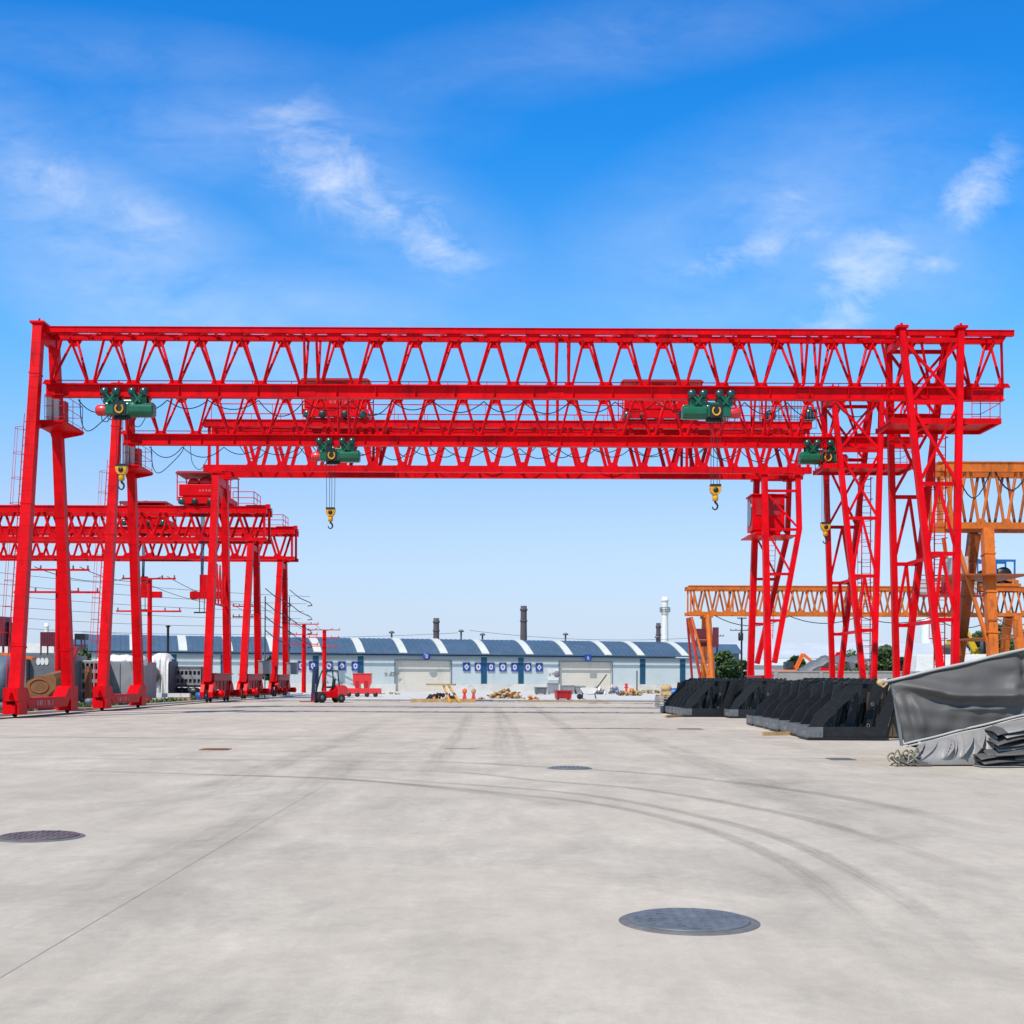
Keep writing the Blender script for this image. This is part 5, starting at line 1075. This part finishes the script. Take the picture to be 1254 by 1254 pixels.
for j in range(NV+1):
    for i in range(NU+1):
        u = i/NU; v = j/NV; xl_ = tl.x+(bl.x-tl.x)*v; xl_ += .10*math.sin(v*pi)*-1 if 0 else .16*math.sin(v*pi)*-.0
        x = xl_+(XE-xl_)*u; z0 = tz(x); z1 = bz(x); z = z0+(z1-z0)*v
        fu = (x-tl.x)/(tr.x-tl.x)
        dy = -.30*math.sin(pi*min(1, fu*.8+.1))*math.sin(pi*v)*.5
        dy += -.15*fold((.10, .08), (.50, .48), fu, v, .05)-.15*fold((.42, .42), (1.2, .80), fu, v, .055)+.07*fold((.2, .30), (.62, .78), fu, v, .08)+.07*fold((.55, .28), (1.1, .45), fu, v, .12)-.06*fold((.42, .62), (.9, .88), fu, v, .03)
        dy += -.07*fold((.15, .3), (.24, .95), fu, v, .03)-.05*fold((.07, .25), (.13, .9), fu, v, .025)+.05*fold((.11, .2), (.18, .95), fu, v, .03)+.12*fold((1.0, .0), (1.04, 1.0), fu, v, .03)-.10*fold((1.06, .0), (1.12, 1.0), fu, v, .04)
        dy += -.10*fold((.85, .80), (.95, .35), fu, v, .05)+.015*math.sin(fu*31+v*7)*v+.012*math.sin(fu*17-v*23)
        vs.append((x, D0+.25-.25*v+dy, z))
fs = [(j*(NU+1)+i, j*(NU+1)+i+1, (j+1)*(NU+1)+i+1, (j+1)*(NU+1)+i) for j in range(NV) for i in range(NU)]
mb = MB(); mb.add(vs, fs, True); o = mb.build('front_sheet', 'tarp', tp_); so_ = o.modifiers.new('thickness', 'SOLIDIFY'); so_.thickness = .012
# top sheet going back and the left flap
vs = []; NJ = 14
for j in range(NJ+1):
    for i in range(NU+1):
        v = j/NJ; x = tl.x+1.0*v+(XE-tl.x-1.0*v)*i/NU; vs.append((x, D0+.25+v*2.6, tz(x)+.05*math.sin(pi*v)*1-.22*math.sin(v*pi*.5)*(1-.0)+.03*math.sin(x*3+v*8)))
mb = MB(); mb.add(vs, [(j*(NU+1)+i, j*(NU+1)+i+1, (j+1)*(NU+1)+i+1, (j+1)*(NU+1)+i) for j in range(NJ) for i in range(NU)], True); o = mb.build('top_sheet', 'tarp', tp_); o.modifiers.new('thickness', 'SOLIDIFY').thickness = .012
vs = []
for j in range(21):
    for i in range(11):
        v = j/20; u = i/10; a = Vector((tl.x+.02+(bl.x-tl.x)*v, D0+.25-.25*v, tl.z+(bl.z-tl.z)*v)); b = Vector((tl.x+.72+.30*v, D0+1.7, (tl.z-.1)*(1-v)+.2*v)); p = a.lerp(b, u); vs.append((p.x-.10*math.sin(pi*v)*math.sin(pi*u)+.05*math.sin(v*9+u*5)*u, p.y, p.z))
mb = MB(); mb.add(vs, [(j*11+i, j*11+i+1, (j+1)*11+i+1, (j+1)*11+i) for j in range(20) for i in range(10)], True); o = mb.build('side_flap', 'tarp', tp_); o.modifiers.new('thickness', 'SOLIDIFY').thickness = .012
mb = MB(); pts = []
for k in range(40): x = tl.x-.06+(XE-tl.x)*k/39; pts.append((x, D0+.20, tz(x)+.01+.006*math.sin(x*5)))
mb.path(pts, .026, 8); mb.tube((tl.x-.20, D0+.2, tl.z-.02), (tl.x-.05, D0+.2, tl.z), .055, n=8); mb.build('top_hem', 'tarp_hem', tp_)
mb = MB(); pts = []
for k in range(60): x = bl.x-.03+(XE-bl.x)*k/59; pts.append((x, D0-.02+.01*math.sin(x*4), bz(x)+.004*math.sin(x*7)))
mb.path(pts, .020, 8); mb.path([(p[0]+.05, p[1]-.02, p[2]-.04-.006*math.sin(p[0]*6)) for p in pts], .016, 8); mb.build('bottom_hem', 'tarp_hem', tp_)
mb = MB(); mb.beam((tl.x+.07, D0+.22, tl.z-.05), (bl.x-.06, D0-.03, bl.z-.03), .055, .03); mb.build('edge_batten', 'dgrey', tp_)
mb = MB(); mb.blob((tl.x-.17, D0+.18, tl.z-.03), (.07, .05, .06), jit=.2); mb.path([(tl.x-.19, D0+.16, tl.z-.05), (tl.x-.12, D0+.15, tl.z-.11), (tl.x-.05, D0+.16, tl.z-.04)], .018, 6); mb.build('rope_knot', 'straw', tp_)
mb = MB(); mb.box(bl.x+1.15, XE-.2, D0+.55, D0+2.6, .0, .55); mb.box(bl.x+1.1, XE-.3, D0+.6, D0+2.5, .551, 1.1); st_ = mb.build('covered_stack', 'dgrey', tp_)
# pile of folded tarpaulin sheets in front
M['rope_pale'] = mat('pale_rope', (.26, .23, .15), .85, var=.6, scale=9)
pile = thing('folded_tarpaulins', 'pile of folded grey and silver tarpaulin sheets under the hem of the large one', 'tarpaulin pile', (bl.x, D0-.6, 0))
rnd = random.Random(21); nl = 15
def topz(x): return max(.10, min(bz(x)-.05, .95))
for k in range(nl):
    vs = []; n1, n2 = 120, 12; f = (k+1)/nl; ph = rnd.uniform(0, 6); am = rnd.uniform(.012, .034); xo = bl.x+.98+rnd.uniform(-.12, .16)+.035*k
    for j in range(n2+1):
        for i in range(n1+1):
            u = i/n1; v = j/n2; x = xo+(XE-xo)*u; zt_ = topz(x)*f; w_ = 1.22-.16*f-.03*(k % 3)+.05*math.sin(x*2.3+ph)+.03*math.sin(x*5.1+ph*2)
            y = D0+.28-w_*v; a = v*pi
            z = zt_-.055*(1-cos(v*pi/2))+am*math.sin(x*2.1+ph+v)*.8+am*.8*math.sin(x*4.7+ph*1.7+v*2)
            if v > .8: z -= (v-.8)*5*.05
            vs.append((x, y, max(z, .012+.004*k)))
    mb = MB(); mb.add(vs, [(j*(n1+1)+i, j*(n1+1)+i+1, (j+1)*(n1+1)+i+1, (j+1)*(n1+1)+i) for j in range(n2) for i in range(n1)], True)
    o = mb.build('folded_sheet', ('tarp_light', 'tarp', 'tarp', 'tarp')[k % 4] if k != nl-1 else 'tarp_light', pile); sm = o.modifiers.new('thickness', 'SOLIDIFY'); sm.thickness = .014; sm.offset = -1
mb = MB(); vs = []; NA, NB = 220, 50    # bunched silver part at the left, creases radiating from the pile
gx = D0-.02
for j in range(NB+1):
    for i in range(NA+1):
        u = i/NA; v = j/NB; xt = bl.x+.05+u*1.75; zt_ = max(.12, bz(xt)-.07)
        xb = bl.x-.28+u*2.0; x = xt+(xb-xt)*v; q_ = u*3.2+.9*(1-v)*(u-.7)*2; cr = (1-abs(math.sin(q_*4.1+1.6*math.sin(v*2.6+u*7))))**2*.19+(1-abs(math.sin(q_*6.7+2-v*2.5+math.sin(u*13))))**4*.10+math.sin(u*71+v*3)*.006; bulge = math.sin(min(1, v*1.05)*pi*.5)
        y = D0-.02-.62*bulge*(1-.3*u)-cr*math.sin(pi*min(1, v*1.1+.05)); z = zt_*(1-v**1.5)+.02
        if u < .12: z *= .35+u*5.4
        vs.append((x, y, max(.015, z)))
mb.add(vs, [(j*(NA+1)+i, j*(NA+1)+i+1, (j+1)*(NA+1)+i+1, (j+1)*(NA+1)+i) for j in range(NB) for i in range(NA)], True); o = mb.build('bunched_sheet', 'tarp_light', pile); o.modifiers.new('thickness', 'SOLIDIFY').thickness = .015
mb = MB()
for k in range(17):
    x0 = bl.x-.10+rnd.uniform(-.22, .22); y0 = D0-.5+rnd.uniform(-.3, .25); z0 = rnd.uniform(.02, .24); a = rnd.uniform(-1, 1)
    mb.path(smooth([(x0, y0, z0), (x0-.07, y0-.06, z0+.07*a+.05), (x0-.15, y0-.1, max(.02, z0-.03)), (x0-.12+.05*a, y0-.16, max(.02, z0-.11))], 4), rnd.uniform(.009, .018), 6)
mb.build('rope_end', 'rope_pale', pile)
mb = MB()
for k in range(12): a = rnd.uniform(0, 1); mb.path([(bl.x-.25+a*.5, D0-.45-a*.2, .03+.2*a*rnd.random()), (bl.x-.35+a*.3+rnd.uniform(-.1, .1), D0-.62, .05+.12*rnd.random()), (bl.x-.1+a*.4, D0-.68, .02)], .022, 6)
mb.build('loose_fold', 'tarp', pile)
# ================================================================ machine parts stored behind the left legs
def gp(px, py): return G(px, py)
def holed_panel(x0, x1, z0, z1, y, cols, rows, hw, hh, m, root, th=.06, name='perforated_plate', round_=False, off=0):
    # plate with a true grid of openings, built from strips
    mb = MB(); W_ = (x1-x0)/cols; Hh = (z1-z0)/rows
    for r in range(rows):
        zc = z0+Hh*(r+.5)
        mb.box(x0, x1, y, y+th, z0+Hh*r, zc-hh/2); mb.box(x0, x1, y, y+th, zc+hh/2, z0+Hh*(r+1))
        xa = x0
        for c in range(cols): xc = x0+W_*(c+.5); mb.box(xa, xc-hw/2, y, y+th, zc-hh/2, zc+hh/2); xa = xc+hw/2
        mb.box(xa, x1, y, y+th, zc-hh/2, zc+hh/2)
    return mb.build(name, m, root)
def W(px, d): return (px-CX)*d/F
def Z(px, py, d): return EYE+(HY(px)-py)*d/F
# (a) grey box girders with holes, and dark insides
d = 70
t = thing('girder_section', 'pale grey perforated girder end with round holes, left of the second pair of legs', 'girder section', (W(105, d), d, 0))
x0, x1 = W(94, d), W(120, d); z1 = Z(107, 810, d)
mb = MB(); cols, rows = 6, 4; pts = []
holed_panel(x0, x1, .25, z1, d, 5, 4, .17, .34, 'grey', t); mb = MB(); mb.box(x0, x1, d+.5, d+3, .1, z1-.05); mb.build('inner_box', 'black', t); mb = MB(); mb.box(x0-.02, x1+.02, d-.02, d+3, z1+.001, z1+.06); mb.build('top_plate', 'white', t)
d = 72
t = thing('girder_section', 'tall plain grey steel box behind the second pair of left legs', 'girder section', (W(140, d), d, 0)); mb = MB(); mb.box(W(118, d), W(168, d), d, d+4, .3, Z(140, 810, d)); mb.box(W(131, d), W(133, d), d-.1, d-.001, .3, Z(140, 812, d)); mb.box(W(146, d), W(147, d), d-.06, d-.001, .3, Z(140, 812, d)); mb.build('box_body', 'grey', t)
mb = MB()
for k in range(9): mb.blob((W(122+k*5, d), d+1.2, Z(140, 809.5, d)), (.55, .8, .28+.05*(k % 3)), jit=.12)
mb.build('white_sheeting', 'white', t)
mb = MB()
for k in range(10): mb.prism([(W(124+k*4.5, d)-.1, 0), (W(124+k*4.5, d)+.1, 0), (W(124+k*4.5, d)+.05, .55), (W(124+k*4.5, d)-.05, .5)], 'y', d-.5, d-.3)
mb.build('support_block', 'black', t)
d = 82
t = thing('wrapped_parts', 'machine parts wrapped in white drooping sheet, right of the second pair of left legs', 'wrapped load', (W(196, d), d, 0)); vs = []; n1, n2 = 60, 40
for j in range(n2+1):
    for i in range(n1+1):
        u = i/n1; v = j/n2; x = W(184+u*24, d)-.25*v*(1-u)*0+.35*(u-.5)*v; zt_ = 2.85+.30*math.sin(u*pi)-.5*max(0, u-.8); z = zt_*(1-v) if v > .12 else zt_-.3*v
        y = d-(.25+.5*v**.5)-.16*math.sin(u*26+v*2)*v-.10*math.sin(u*47)*v
        if v <= .12: y = d-.2*v/.12+1.2*(1-v/.12)
        vs.append((x, y, max(.03, z)))
mb = MB(); mb.add(vs, [(j*(n1+1)+i, j*(n1+1)+i+1, (j+1)*(n1+1)+i+1, (j+1)*(n1+1)+i) for j in range(n2) for i in range(n1)], True); o = mb.build('sheet', 'white', t); o.modifiers.new('thickness', 'SOLIDIFY').thickness = .03
mb = MB(); mb.box(W(185, d), W(206, d), d+.3, d+2.5, 0, 2.6); mb.lathe((W(188, d), d-.95, 1.7), [(.2, 0), (.62, .05), (.62, .3), (.3, .35)], 16, 'y'); mb.build('machine_core', 'dgrey', t)
d = 84
t = thing('girder_section', 'grey plate with two rows of square holes beside the third crane foot', 'girder section', (W(226, d), d, 0))
holed_panel(W(210, d), W(246, d), Z(226, 839, d), Z(226, 819, d), d, 7, 2, .19, .26, 'grey', t); mb = MB(); mb.box(W(210, d), W(246, d), d-.02, d+2.5, Z(226, 819, d)+.002, Z(226, 816, d)); mb.box(W(210, d), W(246, d), d+.4, d+2.4, .9, Z(226, 819, d)); mb.build('inner_box', 'dgrey', t)
mb = MB()
for k in range(4): mb.lathe((W(214+k*8, d), d-.3, .45), [(.15, 0), (.42, .03), (.45, .4), (.42, .8), (.15, .83)], 16, 'y')
mb.build('hose_coil', 'black', t)
d = 68
t = thing('girder_section', 'dark grey steel casing with white patches behind the rusty bucket', 'girder section', (W(52, d), d, 0)); mb = MB(); mb.box(W(36, d), W(84, d), d, d+3, .2, Z(50, 802, d)); mb.box(W(24, d), W(35.5, d), d-.4, d+3, .2, Z(30, 804, d)); mb.build('casing', 'dgrey', t)
mb = MB()
for px in (47, 52, 57): mb.prism([(W(px, d)+.11*cos(a), Z(px, 810, d)+.20*sin(a)) for a in [2*pi*k/12 for k in range(12)]], 'y', d-.03, d-.001)
mb.build('white_patch', 'white', t)
d = 57
t = thing('tank', 'rounded blue-grey steel tank cut by the left edge beside the first leg', 'tank', (W(-6, d), d, 0)); mb = MB(); mb.lathe((W(-20, d), d+1.2, 1.35), [(.4, -1.2), (1.1, -1.1), (1.15, 0), (1.15, .75), (1.0, .95), (.3, 1.0)], 24, 'x'); mb.build('shell', 'bluegrey', t); mb = MB(); mb.box(W(-40, d), W(6, d), d+.3, d+2.2, 0, .4); mb.build('cradle', 'black', t)
mb = MB(); mb.cbox((W(0, d)-.2, d+2.7, 2.5), (1.5, .5, .12), tilt=.15); mb.build('guard_plate', 'cone', t)
# rusty bucket
d = 55.5; c = Vector((W(50, d), d, 0)); bk = thing('rusty_bucket', 'rusty brown and orange steel bucket lying between the first pair of left legs', 'bucket', (c.x, d, 0))
mb = MB(); pr = [(W(28, d), Z(28, 846, d)), (W(34, d), Z(34, 834, d)), (W(44, d), Z(44, 829, d)), (W(66, d), Z(66, 825.5, d)), (W(69, d), Z(69, 831, d)), (W(68, d), Z(68, 843, d)), (W(54, d), Z(54, 856, d)), (W(38, d), Z(38, 856, d))]
mb.prism(pr, 'y', d, d+.06); pr2 = [(x, z+.5) for x, z in pr]
n_ = len(pr); vs = [(x, d, z) for x, z in pr]+[(x+.25, d+1.6, z+.25) for x, z in pr]; mb.add(vs, [(i, i+1, n_+i+1, n_+i) for i in range(n_-1)]+[(n_-1, 0, n_, 2*n_-1)]); mb.build('shell', 'rust', bk)
mb = MB(); cc = Vector((W(48, d), d-.012, Z(48, 840, d))); mb.path([cc+Vector((.42*cos(a), 0, .30*sin(a))) for a in [2*pi*k/16 for k in range(17)]], .03, 5); mb.beam((W(37, d), d-.03, Z(38, 856.5, d)), (W(55, d), d-.03, Z(54, 856.5, d)), .1, .08, side=(0, 1, 0)); mb.build('edge_rib', 'rust_shade_orange', bk)
mb = MB(); mb.beam((W(60, d), d+2.2, 1.6), (W(72, d), d+2.2, 2.9), .25, .3); mb.box(W(40, d), W(70, d), d+.3, d+1.2, 0, .45); mb.build('arm', 'red_old', bk)
mb = MB(); mb.box(W(76, d), W(82, d), d+3, d+3.4, .3, Z(78, 815, d)); tag(mb.build('rusty_post', 'rust', loc=(W(79, d), d+3, 0)), 'rusty brown upright plate beside the far leg of the first crane', 'steel plate')
# long low beam lying on the verge
d = 79; t = thing('steel_beam', 'long pale steel beam with an ochre end lying on the verge before the wrapped parts', 'steel beam', (W(205, d), d, 0)); mb = MB(); mb.box(W(188, d), W(232, d), d, d+.4, .30, .55); mb.build('beam_body', 'white', t); mb = MB(); mb.box(W(213, d), W(233, d), d-.02, d+.42, .04, .27); mb.build('ochre_block', 'wood', t)
# ================================================================ odds and ends in front of the warehouse
rnd = random.Random(33)
def scrap(px, py, wpx, hpx, label, mats, n, name='scrap_heap', cat='scrap heap'):
    g = G(px, py); s = g.y/F; Wd = wpx*s; Hh = hpx*s; t = thing(name, label, cat, (g.x, g.y, 0))
    bys = {}
    for i in range(n):
        u = rnd.uniform(-1, 1); z = rnd.random()*(1-u*u*.8)*Hh*.8; mm = rnd.choice(mats); m_ = bys.setdefault(mm, MB())
        c = (u*Wd/2*.85, rnd.uniform(0, Wd*.3), z+.05); k = rnd.random()
        if k < .45: m_.cbox(c, (rnd.uniform(.15, .5)*Wd*.3, rnd.uniform(.1, .3), rnd.uniform(.06, .3)*Hh), rot=rnd.uniform(0, 3), tilt=rnd.uniform(-.5, .5))
        elif k < .8:
            a = rnd.uniform(0, pi); ln = rnd.uniform(.15, .35)*Wd; m_.tube((c[0]-cos(a)*ln/2, c[1], max(.05, c[2]-.1)), (c[0]+cos(a)*ln/2, c[1]+.3, c[2]+rnd.uniform(0, .25)*Hh), rnd.uniform(.03, .07), n=6)
        else: m_.blob(c, (rnd.uniform(.1, .22)*Hh+.05, .2, rnd.uniform(.1, .25)*Hh+.04), jit=.2, n=8, m=5)
    for k, m_ in bys.items(): m_.build('scrap_piece', k, t, local=True)
    return t
scrap(540, 858, 38, 11, 'dark maroon scrap under a yellow cover in front of the first roller door', ['red_old', 'maroon', 'rust', 'wood'], 34)
g = G(528, 860); mb = MB(); mb.box(-1.3, 2.9, -.3, .5, 0, .22); mb.cbox((.6, .9, 1.15), (1.9, 1.1, .12)); o = mb.build('timber_sheet', 'wood', loc=(0, 0, 0)); o.location = g; tag(o, 'flat board and yellowish sheet lying in front of the maroon scrap', 'board')
for k, px in enumerate((551, 557)): a, b = G(px, 861), G(px-8, 858); mb = MB(); mb.beam((a.x+k*.3, a.y, .06), (b.x, b.y, 1.1), .14, .1); tag(mb.build('striped_barrier', 'yellow', loc=(a.x, a.y, 0)), 'slanting yellow barrier leg beside the maroon scrap, the %s of the two' % ('left' if k == 0 else 'right'), 'barrier leg')
def drum_stand(px, py, label, m='cone', m2='red_motor'):
    g = G(px, py); t = thing('hose_stand', label, 'hose stand', (g.x, g.y, 0)); mb = MB(); mb.box(-.35, .35, -.2, .2, 0, .12); mb.prism([(-.3, .12), (.3, .12), (.14, .8), (-.14, .8)], 'y', -.1, .1); mb.build('stand', m2, t, local=True); mb = MB(); mb.lathe((0, -.02, 1.0), [(.12, -.15), (.36, -.14), (.3, -.1), (.3, .1), (.36, .14), (.12, .15)], 16, 'y'); mb.build('reel', m, t, local=True); t.scale = (.5, .5, .6)
drum_stand(569, 856, 'orange reel on a red stand, left one of the pair right of the scrap'); drum_stand(580, 856, 'pale orange reel on a red stand, right one of the pair before the warehouse', 'straw', 'red_motor')
scrap(590, 856.5, 10, 3, 'small red and olive scrap on the ground right of the two reels', ['red_motor', 'dig_yellow', 'rust'], 9)
scrap(618, 855.5, 40, 13, 'tangled heap of straw-coloured coils and rods before the warehouse', ['straw', 'wood', 'rust', 'straw'], 70)
scrap(650, 857, 22, 5, 'low scatter of orange fittings on the ground before the warehouse', ['cone', 'yellow', 'wood'], 16)
def skip(px, py, wpx, hpx, m, label, name='steel_crate', d_=1.6, rot=.06):
    g = G(px, py); s = g.y/F; Wd = wpx*s/2; Hh = hpx*s; t = thing(name, label, 'crate', (g.x, g.y, 0), rot); mb = MB()
    mb.prism([(-Wd*.92, 0.08), (Wd*.92, 0.08), (Wd, Hh), (-Wd, Hh)], 'y', 0, .06); mb.prism([(-Wd*.92, 0.08), (Wd*.92, 0.08), (Wd, Hh), (-Wd, Hh)], 'y', d_-.06, d_); mb.prism([(-Wd*.92, .08), (-Wd*.86, .08), (-Wd*.94, Hh), (-Wd, Hh)], 'y', .061, d_-.061); mb.prism([(Wd*.86, .08), (Wd*.92, .08), (Wd, Hh), (Wd*.94, Hh)], 'y', .061, d_-.061); mb.box(-Wd*.85, Wd*.85, .061, d_-.061, .08, .16); mb.build('shell', m, t, local=True)
    mb = MB(); mb.box(-Wd-.05, Wd+.05, -.06, -.001, Hh-.1, Hh); 
    for k in range(5): x = -Wd*.85+k*Wd*.425; mb.box(x-.04, x+.04, -.05, -.001, .1, Hh-.101)
    mb.box(-Wd*.8, -Wd*.6, .2, d_-.2, 0, .079); mb.box(Wd*.6, Wd*.8, .2, d_-.2, 0, .079); mb.build('stiffener', m, t, local=True)
skip(691, 857, 19, 11.5, 'red_old', 'small open dark red steel bin before the second roller door')
skip(663, 850.5, 14, 9, 'dgrey', 'dark grey crate with a lid, left of the pale cabinet before the warehouse'); skip(678, 850, 13, 14, 'grey', 'upright grey crate below the notice board left of the second roller door'); skip(696, 850, 15, 11, 'grey', 'grey mesh crate standing behind the small red bin')
skip(711, 850, 12, 10, 'grey', 'grey crate piled with pale sacks before the second roller door')
t = scrap(731, 850.5, 24, 10, 'grey heap of thin rods and mesh before the second roller door', ['dgrey', 'grey', 'white'], 60)
scrap(754, 850.5, 18, 10, 'blue and grey drums and tins heaped right of the rod heap', ['blue', 'grey', 'dgrey', 'bluegrey'], 36)
scrap(772, 852, 32, 6, 'long brown heap of rusty offcuts right of the blue drums', ['rust', 'rust', 'straw'], 60); scrap(775, 851, 14, 10, 'yellow and orange scrap lying on the brown offcuts', ['yellow', 'cone', 'dig_yellow'], 18)
g = G(767, 850); t = thing('red_figure_post', 'bright red stubby hydrant post on the brown heap', 'hydrant', (g.x, g.y, 0)); t.name = 'hydrant'; t.scale = (.6, .6, .75); mb = MB(); mb.lathe((0, 0, 0), [(.25, 0), (.3, .1), (.2, .2), (.2, 1.2), (.28, 1.25), (.28, 1.4), (.1, 1.6)], 14); mb.build('body', 'red_motor', t, local=True); mb = MB(); mb.tube((-.35, 0, .95), (.35, 0, .95), .1, n=10); mb.build('outlet', 'red_motor', t, local=True)
g = G(780, 848); mb = MB(); mb.tube((g.x, g.y, 0), (g.x, g.y, 2.6), .09, n=8); mb.lathe((g.x, g.y, 0), [(.2, 0), (.18, .1)], 8); tag(mb.build('marker_post', 'dgrey', loc=(g.x, g.y, 0)), 'thin dark post standing at the right end of the brown heap', 'post')
# hand cart / white wheelbarrow
g = G(722, 856.5); t = thing('handcart', 'white hand cart with thin legs and a long raised handle', 'hand cart', (g.x, g.y, 0)); mb = MB(); mb.prism([(-.7, .80), (-.45, .42), (.3, .42), (.62, .80), (.5, .9), (-.6, .9)], 'y', -.35, .35); mb.build('tray', 'white', t, local=True); mb = MB(); mb.path([(.4, 0, .75), (.8, 0, 1.2), (1.3, 0, 1.9)], .045, 6); mb.path([(-.5, 0, .6), (-.55, 0, .05), (-.3, 0, .0)], .04, 6); mb.path([(.35, 0, .6), (.5, 0, .05)], .04, 6); mb.build('handle', 'black', t, local=True); mb = MB(); mb.lathe((-.75, 0, .22), [(.08, -.06), (.22, -.05), (.22, .05), (.08, .06)], 14, 'y'); mb.build('wheel', 'tyre', t, local=True)
# pallets and blue-covered goods left of the far frames
for k in range(3):
    g = G(818, 866-k*3.2); t = thing('timber_pallet', 'pale timber pallet stack beside the far black frames, %s of three' % ('nearest', 'middle', 'farthest')[k], 'pallet stack', (g.x, g.y, 0), .03, 'timber pallets beside the far black frames'); mb = MB(); s = g.y/F
    for q in range(3): mb.box(-12*s, 12*s, 0, 1.2, .12+q*.16, .16+q*.16); [mb.box(x*s-.06, x*s+.06, 0, 1.2, .03+q*.16, .1195+q*.16) for x in (-11, 0, 11)]
    mb.build('boards', 'wood' if k == 1 else 'grey', t, local=True)
g = G(821, 853); t = thing('covered_goods', 'goods under a blue sheet topped by a brown sack, beside the far black frames', 'covered goods', (g.x, g.y, 0)); mb = MB(); mb.blob((.5, .4, .35), (.8, .5, .42), jit=.1); mb.build('blue_sheet', 'blue', t, local=True); mb = MB(); mb.blob((-.35, .3, .75), (.5, .4, .35), jit=.1); mb.box(-.8, .1, 0, .7, 0, .5); mb.build('brown_sack', 'straw', t, local=True)
scrap(800, 849.5, 48, 5, 'low strip of ochre rubble along the foot of the warehouse right end', ['straw', 'wood', 'foliage_l'], 46, 'rubble_strip', 'rubble'); scrap(478, 850.5, 28, 3, 'ochre planks lying at the foot of the warehouse, right of the red frame', ['wood', 'straw'], 12, 'plank_heap', 'planks')
for px, py, w_ in ((470, 859, 40), (600, 860, 60), (690, 860, 110), (760, 862, 80)):
    a = G(px, py); s = a.y/F; mb = MB(); mb.box(-w_*s/2, w_*s/2, 0, .12, 0, .07); o = mb.build('floor_batten', 'joint' if w_ < 100 else 'wood', loc=(0, 0, 0)); o.location = a; o.rotation_euler.z = radians(rnd.uniform(-1, 1)); tag(o, {470: 'dark low strip on the ground below the red frame', 600: 'dark low strip on the ground below the straw heap', 690: 'long timber strip on the ground below the small red bin', 760: 'dark low strip on the ground left of the pallets'}[px], 'batten')
# fire-red cabinet on the wall between the far left legs
x = W(331, 126); t = thing('wall_cabinet', 'small red roofed cabinet on a post between the far left legs', 'cabinet', (x, 126, 0)); mb = MB(); mb.box(x-.5, x+.5, 126, 126.5, Z(331, 819, 126), Z(331, 811, 126)); mb.prism([(x-.65, Z(331, 811, 126)+.001), (x+.65, Z(331, 811, 126)+.001), (x, Z(331, 808, 126))], 'y', 125.9, 126.6); mb.build('body', 'red_old', t); mb = MB(); mb.tube((x, 126.2, 0), (x, 126.2, Z(331, 819, 126)), .1); mb.build('post', 'teal', t)
# ================================================================ weeds along the verge
mb = MB(); rnd = random.Random(5)
for i in range(9000):
    y = 38+78*rnd.random()**1.0; cl_ = math.sin(y*.9)+math.sin(y*.37+2)+rnd.uniform(-1, 1)
    if cl_ < (.2 if y < 78 else -.6): continue
    x = -19.6-abs(rnd.gauss(0, .9)); h = rnd.uniform(.08, .42 if y > 80 else .3); a = rnd.uniform(0, 6.3); w_ = rnd.uniform(.05, .12); lx, ly = rnd.uniform(-.15, .15), rnd.uniform(-.15, .15)
    mb.add([(x-w_*cos(a), y-w_*sin(a), .03), (x+w_*cos(a), y+w_*sin(a), .03), (x+lx, y+ly, .03+h)], [(0, 1, 2)])
M['weeds'] = mat('weed_green', (.10, .135, .03), .85, var=.5, scale=.8)
tag(mb.build('weeds', 'weeds'), 'low green weeds growing on the verge along the left kerb', 'weeds', kind='stuff')
